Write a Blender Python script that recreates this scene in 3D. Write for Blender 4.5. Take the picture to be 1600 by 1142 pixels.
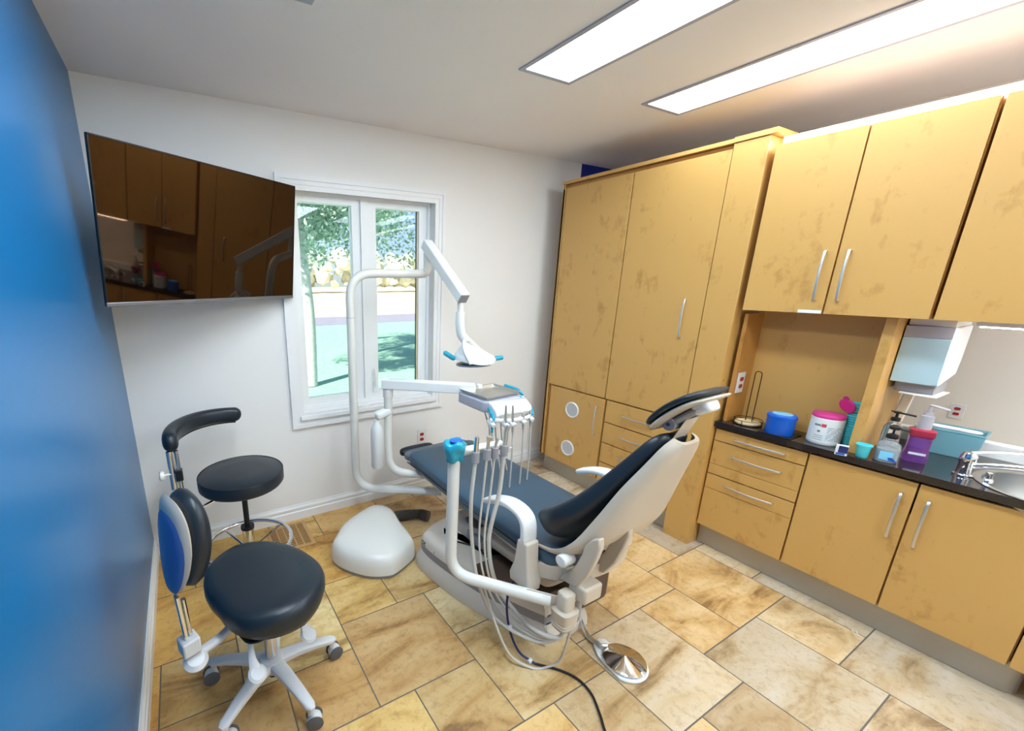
import bpy, bmesh, math, random
from mathutils import Vector as V, Matrix, Quaternion
PI = math.pi
sc = bpy.context.scene
for o in list(bpy.data.objects): bpy.data.objects.remove(o)
C = sc.collection

# ------------------------------------------------------------------ camera, world, sun, big lights, exposure
cam_d = bpy.data.cameras.new('camera'); cam = bpy.data.objects.new('camera', cam_d); C.objects.link(cam)
cam.location = (0.298, -2.5774, 1.5593)
cam.rotation_euler = (PI/2 - 0.2703, 0, -0.4881)
cam_d.sensor_width = 36; cam_d.lens = 654.78/1600*36
cam_d.shift_x = 165.9/1600; cam_d.shift_y = 48.5/1600
cam_d.clip_start = 0.02; cam_d.clip_end = 300
sc.camera = cam
W = bpy.data.worlds.new('World'); sc.world = W; W.use_nodes = True
wn = W.node_tree.nodes; wl = W.node_tree.links
wbg = wn['Background']
sky = wn.new('ShaderNodeTexSky'); sky.sky_type = 'HOSEK_WILKIE'; sky.turbidity = 3.5; sky.ground_albedo = .4
sky.sun_direction = (-.5, .4, .75)
wl.new(sky.outputs[0], wbg.inputs[0]); wbg.inputs[1].default_value = 1.9
sun_d = bpy.data.lights.new('sun', 'SUN'); sun_d.energy = 4.0; sun_d.angle = .02; sun_d.color = (1, .93, .82)
sun = bpy.data.objects.new('sun', sun_d); C.objects.link(sun)
sun.rotation_euler = V((.62, .35, -.7)).to_track_quat('-Z', 'Y').to_euler()
LAMP = 7.0          # emission of the ceiling troffer diffusers
VALANCE = 5.0
sc.view_settings.view_transform = 'Standard'; sc.view_settings.look = 'None'
sc.view_settings.gamma = 1; sc.view_settings.use_curve_mapping = False
sc.view_settings.exposure = 1.24

# ------------------------------------------------------------------ materials
def srgb(r, g, b):
    f = lambda c: (c/255/12.92) if c/255 <= .04045 else ((c/255+.055)/1.055)**2.4
    return (f(r), f(g), f(b), 1)
MATS = {}
def mat(name, col=(200,200,200), rough=.5, metal=0, spec=.5, coat=0, emis=None, es=0, trans=0, ior=1.45, alpha=1, nscale=0, namt=0, bump=0, bscale=200, stint=None):
    if name in MATS: return MATS[name]
    m = bpy.data.materials.new(name); m.use_nodes = True; MATS[name] = m
    n = m.node_tree.nodes; l = m.node_tree.links; p = n['Principled BSDF']
    c = srgb(*col)
    p.inputs['Base Color'].default_value = c; p.inputs['Roughness'].default_value = rough
    p.inputs['Metallic'].default_value = metal; p.inputs['Specular IOR Level'].default_value = spec
    p.inputs['Coat Weight'].default_value = coat; p.inputs['Coat Roughness'].default_value = .08
    p.inputs['Transmission Weight'].default_value = trans; p.inputs['IOR'].default_value = ior
    p.inputs['Alpha'].default_value = alpha
    if stint: p.inputs['Specular Tint'].default_value = srgb(*stint)
    if emis: p.inputs['Emission Color'].default_value = srgb(*emis); p.inputs['Emission Strength'].default_value = es
    tc = n.new('ShaderNodeTexCoord')
    if namt:
        t = n.new('ShaderNodeTexNoise'); t.inputs['Scale'].default_value = nscale; t.inputs['Detail'].default_value = 4
        l.new(tc.outputs['Object'], t.inputs['Vector'])
        r = n.new('ShaderNodeMix'); r.data_type = 'RGBA'
        r.inputs[6].default_value = tuple(max(0, x*(1-namt)) for x in c[:3])+(1,)
        r.inputs[7].default_value = tuple(min(1, x*(1+namt)) for x in c[:3])+(1,)
        l.new(t.outputs[0], r.inputs[0]); l.new(r.outputs[2], p.inputs['Base Color'])
    if bump:
        t2 = n.new('ShaderNodeTexNoise'); t2.inputs['Scale'].default_value = bscale
        l.new(tc.outputs['Object'], t2.inputs['Vector'])
        b = n.new('ShaderNodeBump'); b.inputs['Strength'].default_value = bump; b.inputs['Distance'].default_value = .002
        l.new(t2.outputs[0], b.inputs['Height']); l.new(b.outputs[0], p.inputs['Normal'])
    return m
def wood_mat(name, light, dark, stretch=(5, 5, 1.8), rough=.38):
    m = bpy.data.materials.new(name); m.use_nodes = True; MATS[name] = m
    n = m.node_tree.nodes; l = m.node_tree.links; p = n['Principled BSDF']
    geo = n.new('ShaderNodeNewGeometry')
    mp = n.new('ShaderNodeMapping'); mp.inputs['Scale'].default_value = stretch
    l.new(geo.outputs['Position'], mp.inputs['Vector'])
    t = n.new('ShaderNodeTexNoise'); t.inputs['Scale'].default_value = 1.3; t.inputs['Detail'].default_value = 6; t.inputs['Distortion'].default_value = 1.2
    l.new(mp.outputs[0], t.inputs['Vector'])
    mp2 = n.new('ShaderNodeMapping'); mp2.inputs['Scale'].default_value = (60, 60, 6)
    l.new(geo.outputs['Position'], mp2.inputs['Vector'])
    t2 = n.new('ShaderNodeTexNoise'); t2.inputs['Scale'].default_value = 1; t2.inputs['Detail'].default_value = 5
    l.new(mp2.outputs[0], t2.inputs['Vector'])
    t3 = n.new('ShaderNodeTexNoise'); t3.inputs['Scale'].default_value = 11; t3.inputs['Detail'].default_value = 5; t3.inputs['Roughness'].default_value = .65
    l.new(geo.outputs['Position'], t3.inputs['Vector'])
    ad = n.new('ShaderNodeMath'); ad.operation = 'MULTIPLY_ADD'; ad.inputs[1].default_value = .22
    l.new(t2.outputs[0], ad.inputs[0]); l.new(t.outputs[0], ad.inputs[2])
    ad2 = n.new('ShaderNodeMath'); ad2.operation = 'MULTIPLY_ADD'; ad2.inputs[1].default_value = 1.0
    l.new(t3.outputs[0], ad2.inputs[0]); l.new(ad.outputs[0], ad2.inputs[2])
    r = n.new('ShaderNodeValToRGB'); e = r.color_ramp.elements
    e[0].position = .74; e[0].color = srgb(*dark); e[1].position = 1.15; e[1].color = srgb(*light)
    r.color_ramp.elements[1].position = 1.34
    l.new(ad2.outputs[0], r.inputs[0])
    # small dark pores and knots of the maple
    sp = n.new('ShaderNodeTexNoise'); sp.inputs['Scale'].default_value = 26; sp.inputs['Detail'].default_value = 2
    mp3 = n.new('ShaderNodeMapping'); mp3.inputs['Scale'].default_value = (1, 1, .45)
    l.new(geo.outputs['Position'], mp3.inputs['Vector']); l.new(mp3.outputs[0], sp.inputs['Vector'])
    r2 = n.new('ShaderNodeValToRGB'); r2.color_ramp.elements[0].position = .74; r2.color_ramp.elements[1].position = .8
    l.new(sp.outputs[0], r2.inputs[0])
    mx = n.new('ShaderNodeMix'); mx.data_type = 'RGBA'; mx.inputs[7].default_value = srgb(int(dark[0]*.7), int(dark[1]*.6), int(dark[2]*.5))
    sc_ = n.new('ShaderNodeMath'); sc_.operation = 'MULTIPLY'; sc_.inputs[1].default_value = .25
    l.new(r2.outputs[0], sc_.inputs[0]); l.new(sc_.outputs[0], mx.inputs[0]); l.new(r.outputs[0], mx.inputs[6])
    l.new(mx.outputs[2], p.inputs['Base Color'])
    p.inputs['Roughness'].default_value = rough
    return m
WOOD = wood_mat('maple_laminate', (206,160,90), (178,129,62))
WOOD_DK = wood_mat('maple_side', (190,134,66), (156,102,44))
M = dict(
 wall=mat('wall_paint', (238,234,229), .7, nscale=3, namt=.015, bump=.06, bscale=350),
 wallr=mat('cream_wall_paint', (242,234,222), .7, nscale=3, namt=.015),
 ceil=mat('ceiling_paint', (244,238,235), .85, nscale=2, namt=.01),
 blue=mat('blue_satin_paint', (6,106,164), .28, spec=.6, nscale=2.5, namt=.05, bump=.05, bscale=300),
 navy=mat('unlit_blue_paint', (6,30,130), .5),  # blue accent paint with the shade of its unlit corner put into the colour
 trim=mat('white_trim', (238,236,234), .35),
 vinyl=mat('window_vinyl', (240,240,238), .3),
 grout=mat('grout', (104,98,90), .9, nscale=60, namt=.15),
 steel=mat('brushed_steel', (190,188,184), .32, metal=1),
 kick=mat('brushed_kick_plate', (178,172,162), .42, metal=.75, nscale=8, namt=.06),
 chrome=mat('chrome', (225,225,228), .07, metal=1),
 nickel=mat('satin_nickel', (214,210,202), .42, metal=1),
 gap=mat('dark_gap', (60,30,12), .8),
 granite=mat('black_granite', (38,30,30), .12, coat=.4, nscale=120, namt=.5),
 black=mat('black_leatherette', (30,38,46), .36, spec=.5, bump=.12, bscale=260),
 slate=mat('slate_leatherette', (60,84,102), .38, spec=.5, bump=.1, bscale=260),
 white=mat('white_plastic', (232,232,230), .28),
 ivory=mat('ivory_plastic', (228,224,216), .25),
 beige=mat('warm_grey_plastic', (206,194,180), .38),
 shell=mat('chair_shell', (200,186,168), .4),
 grey=mat('grey_plastic', (150,148,152), .4),
 greyb=mat('grey_band', (142,138,140), .45),
 dgrey=mat('dark_grey_plastic', (84,84,88), .5),
 rubber=mat('black_rubber', (22,22,24), .5),
 tube=mat('enamel_tube', (226,222,214), .22),
 hose=mat('grey_hose', (206,200,190), .4),
 hosed=mat('ribbed_hose', (112,104,96), .5),
 brown=mat('brown_interior', (84,66,54), .6),
 teal=mat('teal_film', (40,178,206), .25, trans=.25, nscale=60, namt=.25),
 tealc=mat('aqua_plastic', (84,206,214), .35),
 bluep=mat('blue_plastic', (12,88,190), .3),
 ltblue=mat('pale_blue_plastic', (130,200,232), .2),
 pink=mat('magenta_plastic', (214,54,140), .35),
 pinkd=mat('magenta_inner', (190,48,126), .4),
 label=mat('label_white', (226,230,232), .5),
 text=mat('label_grey_ink', (120,128,134), .6),
 redink=mat('red_ink', (206,70,80), .6),
 navyink=mat('navy_ink', (34,40,96), .5),
 blueink=mat('blue_ink', (30,86,180), .5),
 clear=mat('clear_plastic', (235,242,245), .05, trans=.85, ior=1.3),
 liquid=mat('clear_gel', (205,220,228), .08, trans=.5, ior=1.3),
 purple=mat('purple_soap', (176,104,196), .08, trans=.7, ior=1.3),
 soapred=mat('red_collar', (196,60,90), .2, trans=.3, ior=1.3),
 frost=mat('frosted_plastic', (206,204,212), .3, trans=.4, ior=1.3),
 bpanel=mat('dispenser_window', (176,204,216), .25),
 paper=mat('paper', (236,236,240), .8),
 outlet=mat('outlet_red', (176,44,34), .4),
 film=mat('clear_sleeve', (150,160,170), .12, trans=.5, ior=1.2, nscale=40, namt=.3),
 cream=mat('cream_pad', (232,212,166), .6),
 wire=mat('bronze_wire', (70,38,24), .35, metal=.6),
 cable=mat('navy_cable', (24,28,84), .35),
 cabled=mat('black_cable', (24,24,30), .45),
 bezel=mat('tv_bezel', (24,22,24), .25),
 bezels=mat('tv_lower_bezel', (132,132,136), .3, metal=.5),
 blueshell=mat('blue_stool_shell', (66,98,164), .3, coat=.3),
 stoolgrey=mat('stool_grey_nylon', (206,204,204), .35),
 screw=mat('screw', (150,120,60), .3, metal=1),
 vent=mat('oak_register', (190,146,92), .45, nscale=20, namt=.12),
 vdark=mat('register_dark', (30,18,14), .8),
 mirror=mat('tv_glass', (9,4,3), .03, spec=.5, ior=1.72, stint=(255,214,180)),
 diff=mat('lamp_diffuser', (225,245,250), .4, emis=(226,243,255), es=LAMP),
 strip=mat('valance_lamp', (255,255,255), .4, emis=(255,252,246), es=VALANCE),
 lampframe=mat('lamp_frame', (176,176,188), .4),
)
def glass_mat():
    m = bpy.data.materials.new('window_glass'); m.use_nodes = True
    n = m.node_tree.nodes; l = m.node_tree.links; n.clear()
    o = n.new('ShaderNodeOutputMaterial'); tr = n.new('ShaderNodeBsdfTransparent'); gl = n.new('ShaderNodeBsdfGlossy')
    gl.inputs['Roughness'].default_value = .01; tr.inputs[0].default_value = (.93, .97, .96, 1)
    f = n.new('ShaderNodeFresnel'); f.inputs[0].default_value = 1.3; mx = n.new('ShaderNodeMixShader')
    l.new(f.outputs[0], mx.inputs[0]); l.new(tr.outputs[0], mx.inputs[1]); l.new(gl.outputs[0], mx.inputs[2]); l.new(mx.outputs[0], o.inputs[0])
    return m
M['glass'] = glass_mat()
def tile_mat():
    m = bpy.data.materials.new('slate_look_tile'); m.use_nodes = True
    n = m.node_tree.nodes; l = m.node_tree.links; p = n['Principled BSDF']
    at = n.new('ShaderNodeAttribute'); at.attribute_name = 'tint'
    of = n.new('ShaderNodeAttribute'); of.attribute_name = 'shift'
    geo = n.new('ShaderNodeNewGeometry')
    add = n.new('ShaderNodeVectorMath'); add.operation = 'MULTIPLY_ADD'; add.inputs[1].default_value = (9, 9, 9)
    l.new(of.outputs['Color'], add.inputs[0]); l.new(geo.outputs['Position'], add.inputs[2])
    mp = n.new('ShaderNodeMapping'); mp.inputs['Scale'].default_value = (2.2, 5.5, 1); mp.inputs['Rotation'].default_value = (0, 0, .3)
    l.new(add.outputs[0], mp.inputs['Vector'])
    t = n.new('ShaderNodeTexNoise'); t.inputs['Scale'].default_value = 1.0; t.inputs['Detail'].default_value = 7; t.inputs['Distortion'].default_value = .9; t.inputs['Roughness'].default_value = .62
    l.new(mp.outputs[0], t.inputs['Vector'])
    r = n.new('ShaderNodeValToRGB'); e = r.color_ramp.elements
    e[0].position = .32; e[0].color = (.40, .29, .18, 1); e[1].position = .66; e[1].color = (1.04, 1.02, 1.03, 1)
    a = e.new(.42); a.color = (.80, .66, .48, 1)
    b = e.new(.52); b.color = (.95, .88, .78, 1)
    l.new(t.outputs[0], r.inputs[0])
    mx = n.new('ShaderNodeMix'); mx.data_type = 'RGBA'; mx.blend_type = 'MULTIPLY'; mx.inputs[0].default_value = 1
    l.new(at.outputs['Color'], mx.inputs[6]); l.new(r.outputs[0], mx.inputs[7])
    t2 = n.new('ShaderNodeTexNoise'); t2.inputs['Scale'].default_value = 34; t2.inputs['Detail'].default_value = 6; t2.inputs['Roughness'].default_value = .7
    l.new(add.outputs[0], t2.inputs['Vector'])
    r2 = n.new('ShaderNodeValToRGB'); r2.color_ramp.elements[0].position = .34; r2.color_ramp.elements[0].color = (.62, .55, .48, 1)
    r2.color_ramp.elements[1].position = .5; r2.color_ramp.elements[1].color = (1, 1, 1, 1)
    l.new(t2.outputs[0], r2.inputs[0])
    mx2 = n.new('ShaderNodeMix'); mx2.data_type = 'RGBA'; mx2.blend_type = 'MULTIPLY'; mx2.inputs[0].default_value = .55
    l.new(mx.outputs[2], mx2.inputs[6]); l.new(r2.outputs[0], mx2.inputs[7]); l.new(mx2.outputs[2], p.inputs['Base Color'])
    p.inputs['Roughness'].default_value = .42
    bp = n.new('ShaderNodeBump'); bp.inputs['Strength'].default_value = .25; bp.inputs['Distance'].default_value = .004
    l.new(t.outputs[0], bp.inputs['Height']); l.new(bp.outputs[0], p.inputs['Normal'])
    return m
M['tile'] = tile_mat()

# ------------------------------------------------------------------ mesh helpers
def nb(): return bmesh.new()
def box(bm, x0, x1, y0, y1, z0, z1, mi=0):
    vs = [bm.verts.new(p) for p in ((x0,y0,z0),(x1,y0,z0),(x1,y1,z0),(x0,y1,z0),(x0,y0,z1),(x1,y0,z1),(x1,y1,z1),(x0,y1,z1))]
    for f in ((0,3,2,1),(4,5,6,7),(0,1,5,4),(1,2,6,5),(2,3,7,6),(3,0,4,7)):
        fc = bm.faces.new([vs[i] for i in f]); fc.material_index = mi
    return vs
def obox(bm, c, X, Y, Z, mi=0):     # oriented box: centre, half-extent vectors
    c, X, Y, Z = V(c), V(X), V(Y), V(Z)
    vs = [bm.verts.new(c+X*a+Y*b+Z*d) for d in (-1,1) for a,b in ((-1,-1),(1,-1),(1,1),(-1,1))]
    for f in ((0,3,2,1),(4,5,6,7),(0,1,5,4),(1,2,6,5),(2,3,7,6),(3,0,4,7)):
        bm.faces.new([vs[i] for i in f]).material_index = mi
    return vs
def prism(bm, poly, z0, z1, mi=0, f=None):
    f = f or (lambda p, z: (p[0], p[1], z))
    a = [bm.verts.new(f(p, z0)) for p in poly]; b = [bm.verts.new(f(p, z1)) for p in poly]
    n = len(poly)
    bm.faces.new(a[::-1]).material_index = mi; bm.faces.new(b).material_index = mi
    for i in range(n): bm.faces.new((a[i], a[(i+1)%n], b[(i+1)%n], b[i])).material_index = mi
def rings(bm, rs, cap=True, mi=0, closed=False):
    R = [[bm.verts.new(p) for p in r] for r in rs]; n = len(R[0])
    K = len(R)
    for k in range(K if closed else K-1):
        A, B = R[k], R[(k+1)%K]
        for i in range(n): bm.faces.new((A[i], A[(i+1)%n], B[(i+1)%n], B[i])).material_index = mi
    if cap and not closed:
        bm.faces.new(R[0][::-1]).material_index = mi; bm.faces.new(R[-1]).material_index = mi
def lathe(bm, prof, c=(0,0,0), n=32, axis='z', mi=0, M4=None):
    rs = []
    for r, h in prof:
        r = max(r, 1e-5)
        rg = []
        for i in range(n):
            a = 2*PI*i/n
            p = V((r*math.cos(a), r*math.sin(a), h))
            if M4: p = M4 @ p
            else: p = p + V(c)
            rg.append(p)
        rs.append(rg)
    rings(bm, rs, True, mi)
def crv(pts, n=8):
    P = [V(p) for p in pts]; P = [P[0]*2-P[1]] + P + [P[-1]*2-P[-2]]; out = []
    for i in range(1, len(P)-2):
        for k in range(n):
            t = k/n; a, b, c, d = P[i-1], P[i], P[i+1], P[i+2]
            out.append(.5*((2*b)+(c-a)*t+(2*a-5*b+4*c-d)*t*t+(3*b-a-3*c+d)*t**3))
    out.append(P[-2]); return out
def fillet(pts, r, n=6):            # polyline with rounded corners
    P = [V(p) for p in pts]; out = [P[0]]
    for i in range(1, len(P)-1):
        a, b, c = P[i-1], P[i], P[i+1]
        ra = min(r, (a-b).length*.48, (c-b).length*.48)
        s = b+(a-b).normalized()*ra; e = b+(c-b).normalized()*ra
        for k in range(n+1):
            t = k/n; out.append(s*(1-t)**2+b*2*t*(1-t)+e*t*t)
    out.append(P[-1]); return out
def tube(bm, pts, r, n=12, mi=0, e=None, up=None, closed=False):
    """sweep; r float, list, or (rx, ry)"""
    P = [V(p) for p in pts]; K = len(P); rs = []; prev = None
    for i in range(K):
        if closed: T = (P[(i+1)%K]-P[i-1]).normalized()
        else: T = (P[min(i+1, K-1)]-P[max(i-1, 0)]).normalized()
        if up is not None: X = V(up).cross(T).normalized()
        elif prev is None:
            u = V((0,0,1)) if abs(T.z) < .9 else V((1,0,0)); X = u.cross(T).normalized()
        else: X = (prev - T*prev.dot(T)).normalized()
        prev = X; Y = T.cross(X)
        rr = r[i] if isinstance(r, list) else r
        rx, ry = rr if isinstance(rr, tuple) else (rr, rr)
        ring = []
        for k in range(n):
            a = 2*PI*k/n; ca, sa = math.cos(a), math.sin(a)
            if e: ca = math.copysign(abs(ca)**(2/e), ca); sa = math.copysign(abs(sa)**(2/e), sa)
            ring.append(P[i]+X*rx*ca+Y*ry*sa)
        rs.append(ring)
    rings(bm, rs, True, mi, closed)
def slab(bm, path, ws, hs, n=28, e=3, lat=(1,0,0), off=None, mi=0, round_ends=True):
    """padded slab: centre path, half-widths along lat, half-heights along the normal"""
    P = [V(p) for p in path]; K = len(P); lat = V(lat).normalized(); rs = []
    for i in range(K):
        T = (P[min(i+1, K-1)]-P[max(i-1, 0)]).normalized(); N = T.cross(lat).normalized()
        rg = []
        for k in range(n):
            a = 2*PI*k/n; ca, sa = math.cos(a), math.sin(a)
            ca = math.copysign(abs(ca)**(2/e), ca); sa = math.copysign(abs(sa)**(2/e), sa)
            o = off[i](ca) if off else 0
            rg.append(P[i]+lat*ws[i]*ca+N*(hs[i]*sa+o))
        rs.append(rg)
    rings(bm, rs, True, mi)
def grow(n, a0, a1, rnd=.3):         # helper profile for rounded slab ends
    return
def finish(name, bm, mats, parent=None, smooth=True, bevel=0, seg=2, sub=0, ang=40):
    bmesh.ops.recalc_face_normals(bm, faces=bm.faces)
    me = bpy.data.meshes.new(name); bm.to_mesh(me); bm.free()
    if not isinstance(mats, (list, tuple)): mats = [mats]
    for m in mats: me.materials.append(m)
    o = bpy.data.objects.new(name, me); C.objects.link(o)
    if parent: o.parent = parent
    if smooth:
        me.polygons.foreach_set('use_smooth', [True]*len(me.polygons))
        try: me.set_sharp_from_angle(angle=math.radians(ang))
        except Exception: pass
    if bevel:
        b = o.modifiers.new('b', 'BEVEL'); b.width = bevel; b.segments = seg; b.limit_method = 'ANGLE'; b.angle_limit = math.radians(35); b.harden_normals = False
    if sub:
        s = o.modifiers.new('s', 'SUBSURF'); s.levels = sub; s.render_levels = sub
    return o
def tag(o, label, cat, group=None, kind=None):
    o['label'] = label; o['category'] = cat
    if group: o['group'] = group
    if kind: o['kind'] = kind
    return o
def struct(o): o['kind'] = 'structure'; return o
def thing(name, label, cat, loc=(0,0,0), rz=0, group=None):
    o = bpy.data.objects.new(name, None); C.objects.link(o); o.location = loc; o.rotation_euler = (0,0,rz)
    o.empty_display_size = .05
    return tag(o, label, cat, group)
def part(name, m, parent, fn, **k):
    bm = nb(); fn(bm); return finish(name, bm, m, parent, **k)
def P_box(name, m, parent, b, bevel=.002, **k):
    return part(name, m, parent, lambda bm: box(bm, *b), bevel=bevel, **k)
def P_tube(name, m, parent, pts, r, **k):
    kk = {q: k.pop(q) for q in ('n', 'e', 'up', 'closed') if q in k}
    return part(name, m, parent, lambda bm: tube(bm, pts, r, **kk), **k)
def text_mesh(name, s, size, m, parent, loc, X, Y, extrude=.0004, bold=0):
    c = bpy.data.curves.new(name, 'FONT'); c.body = s; c.size = size; c.extrude = extrude; c.offset = bold
    t = bpy.data.objects.new(name, c); C.objects.link(t)
    dg = bpy.context.evaluated_depsgraph_get(); me = bpy.data.meshes.new_from_object(t.evaluated_get(dg))
    bpy.data.objects.remove(t); o = bpy.data.objects.new(name, me); C.objects.link(o)
    me.materials.clear(); me.materials.append(m)
    X = V(X).normalized(); Y = V(Y).normalized(); Z = X.cross(Y)
    o.matrix_world = Matrix.Translation(V(loc)) @ Matrix(((X.x,Y.x,Z.x),(X.y,Y.y,Z.y),(X.z,Y.z,Z.z))).to_4x4()
    mw = o.matrix_world.copy(); o.parent = parent
    if parent: o.matrix_parent_inverse = Matrix(); o.matrix_basis = mw
    return o

# ------------------------------------------------------------------ setting
H = 2.44; YF = -4.3; XR1 = 3.45; XR2 = 3.8; TW = .15
# floor: hopscotch tiling of 3x3 and 2x2 module slabs
def floor():
    m = .1482; bm = nb(); col = bm.loops.layers.float_color.new('tint'); sh = bm.loops.layers.float_color.new('shift')
    box(bm, -.12, 4.0, YF-.12, TW, -.06, -.0015, 1)
    rnd = random.Random(5)
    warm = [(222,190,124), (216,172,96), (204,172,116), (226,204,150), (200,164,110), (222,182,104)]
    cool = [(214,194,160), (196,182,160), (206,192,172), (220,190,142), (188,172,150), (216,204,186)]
    g = .0028
    def tile(i, j, s):
        x0, x1 = .785+i*m+g, .785+(i+s)*m-g; y1, y0 = -1.012-j*m-g, -1.012-(j+s)*m+g
        x0 = max(x0, .0); x1 = min(x1, 3.9); y0 = max(y0, YF); y1 = min(y1, 0)
        if x1-x0 < .01 or y1-y0 < .01: return
        t = min(1, max(0, ((x0+x1)/2-.9)/1.3)); k = rnd.randrange(6)  # warm-to-cool drift along x puts the room's uneven light into the tile tint
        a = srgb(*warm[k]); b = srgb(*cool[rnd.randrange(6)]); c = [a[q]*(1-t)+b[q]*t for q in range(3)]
        d = (rnd.random(), rnd.random(), rnd.random(), 1)
        vs = [bm.verts.new(p) for p in ((x0,y0,0),(x1,y0,0),(x1,y1,0),(x0,y1,0))]
        f = bm.faces.new(vs); vb = [bm.verts.new((v.co.x, v.co.y, -.0016)) for v in vs]
        fs = [f]+[bm.faces.new((vs[q], vb[q], vb[(q+1)%4], vs[(q+1)%4])) for q in range(4)]
        for ff in fs:
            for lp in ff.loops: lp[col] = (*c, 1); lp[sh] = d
    for a in range(-14, 15):
        for b in range(-14, 15):
            i = 3*a-2*b; j = 2*a+3*b
            tile(i, j, 3); tile(i-2, j+1, 2)
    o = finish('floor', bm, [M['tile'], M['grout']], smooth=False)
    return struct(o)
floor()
struct(part('ceiling', M['ceil'], None, lambda bm: box(bm, -.12, 4.0, YF-.12, TW, H, H+.1), smooth=False))
struct(part('wall_left', M['blue'], None, lambda bm: box(bm, -.12, 0, YF-.12, 0, 0, H), smooth=False))
WX0, WX1, WZ0, WZ1 = .918, 1.885, .723, 2.06
def wallback(bm):
    box(bm, -.12, WX0, 0, TW, 0, H); box(bm, WX1, 3.23, 0, TW, 0, H)
    box(bm, WX0, WX1, 0, TW, 0, WZ0); box(bm, WX0, WX1, 0, TW, WZ1, H)
    box(bm, 3.23, 4.0, 0, TW, 0, H, 1)
struct(part('wall_back', [M['wall'], M['navy']], None, wallback, smooth=False))
def wallright(bm): box(bm, XR2, 4.0, YF-.12, 0, 0, H)
struct(part('wall_right', M['wallr'], None, wallright, smooth=False))
struct(part('wall_front', M['wall'], None, lambda bm: box(bm, 0, XR2, YF-.12, YF, 0, H), smooth=False))
# baseboards: profile swept along the wall
def bb_prof(): return [(0,0),(.016,0),(.016,.055),(.011,.062),(.013,.07),(.013,.083),(.006,.095),(.004,.105),(0,.105)]
def bbx(bm, x0, x1): prism(bm, bb_prof(), x0, x1, f=lambda p, z: (z, -p[0], p[1]))
def bby(bm, y0, y1): prism(bm, bb_prof(), y0, y1, f=lambda p, z: (p[0], z, p[1]))
struct(part('baseboard_back', M['trim'], None, lambda bm: bbx(bm, .0165, 3.23), smooth=False))
struct(part('baseboard_left', M['trim'], None, lambda bm: bby(bm, YF, 0), smooth=False))
# ---- window
win = bpy.data.objects.new('window_1', None); C.objects.link(win); struct(win)
def casing(bm):
    x0, x1, z0, z1 = .845, 1.962, .643, 2.128
    for (w0, w1, d) in ((0, .026, .022), (.026, .05, .016), (.05, .078, .012)):
        a = w0; b = w1
        box(bm, x0+a, x1-a, -d, 0, z1-b, z1-a); box(bm, x0+a, x1-a, -d, 0, z0+a, z0+b)
        box(bm, x0+a, x0+b, -d, 0, z0+b, z1-b); box(bm, x1-b, x1-a, -d, 0, z0+b, z1-b)
part('casing', M['trim'], win, casing, smooth=False)
part('window_sill', M['trim'], win, lambda bm: (box(bm, WX0-.02, WX1+.02, -.035, -.0005, WZ0-.028, WZ0+.001), box(bm, WX0, WX1, 0, .06, WZ0-.0, WZ0+.012)), bevel=.003)
def frame(bm):
    y0, y1 = .06, .14
    box(bm, WX0, WX1, y0, y1, WZ1-.02, WZ1); box(bm, WX0, WX1, y0, y1, WZ0+.012, WZ0+.04)
    box(bm, WX0, WX0+.02, y0, y1, WZ0+.04, WZ1-.02); box(bm, WX1-.02, WX1, y0, y1, WZ0+.04, WZ1-.02)
    box(bm, 1.375, 1.415, y0-.005, y1, WZ0+.04, WZ1-.02)
part('window_frame', M['vinyl'], win, frame, smooth=False)
def sash(x0, x1, tl, tr, parent):
    def f(bm):
        y0, y1 = .07, .12; z0, z1 = WZ0+.04, WZ1-.02
        box(bm, x0, x1, y0, y1, z1-.035, z1); box(bm, x0, x1, y0, y1, z0, z0+.045)
        box(bm, x0, x0+tl, y0, y1, z0+.045, z1-.035); box(bm, x1-tr, x1, y0, y1, z0+.045, z1-.035)
    s = part('sash', M['vinyl'], parent, f, smooth=False)
    g = P_box('pane', M['glass'], s, (x0+tl-.004, x1-tr+.004, .098, .102, WZ0+.08, WZ1-.05), bevel=0, smooth=False)
    return s
sash(WX0+.02, 1.375, .045, .055, win)
s2 = sash(1.415, WX1-.02, .07, .06, win)
P_box('jamb_seal', M['cream'], s2, (1.797, 1.806, .085, .097, WZ0+.085, WZ1-.055), bevel=0)
P_box('jamb_track', M['dgrey'], s2, (1.792, 1.797, .085, .097, WZ0+.085, WZ1-.055), bevel=0)
part('crank_handle', M['vinyl'], win, lambda bm: (tube(bm, crv([(1.452,.066,.83),(1.452,.05,.86),(1.450,.045,.92),(1.449,.052,.97)]), .007, n=8), box(bm, 1.44, 1.464, .055, .07, .80, .88)), bevel=.002)
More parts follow.
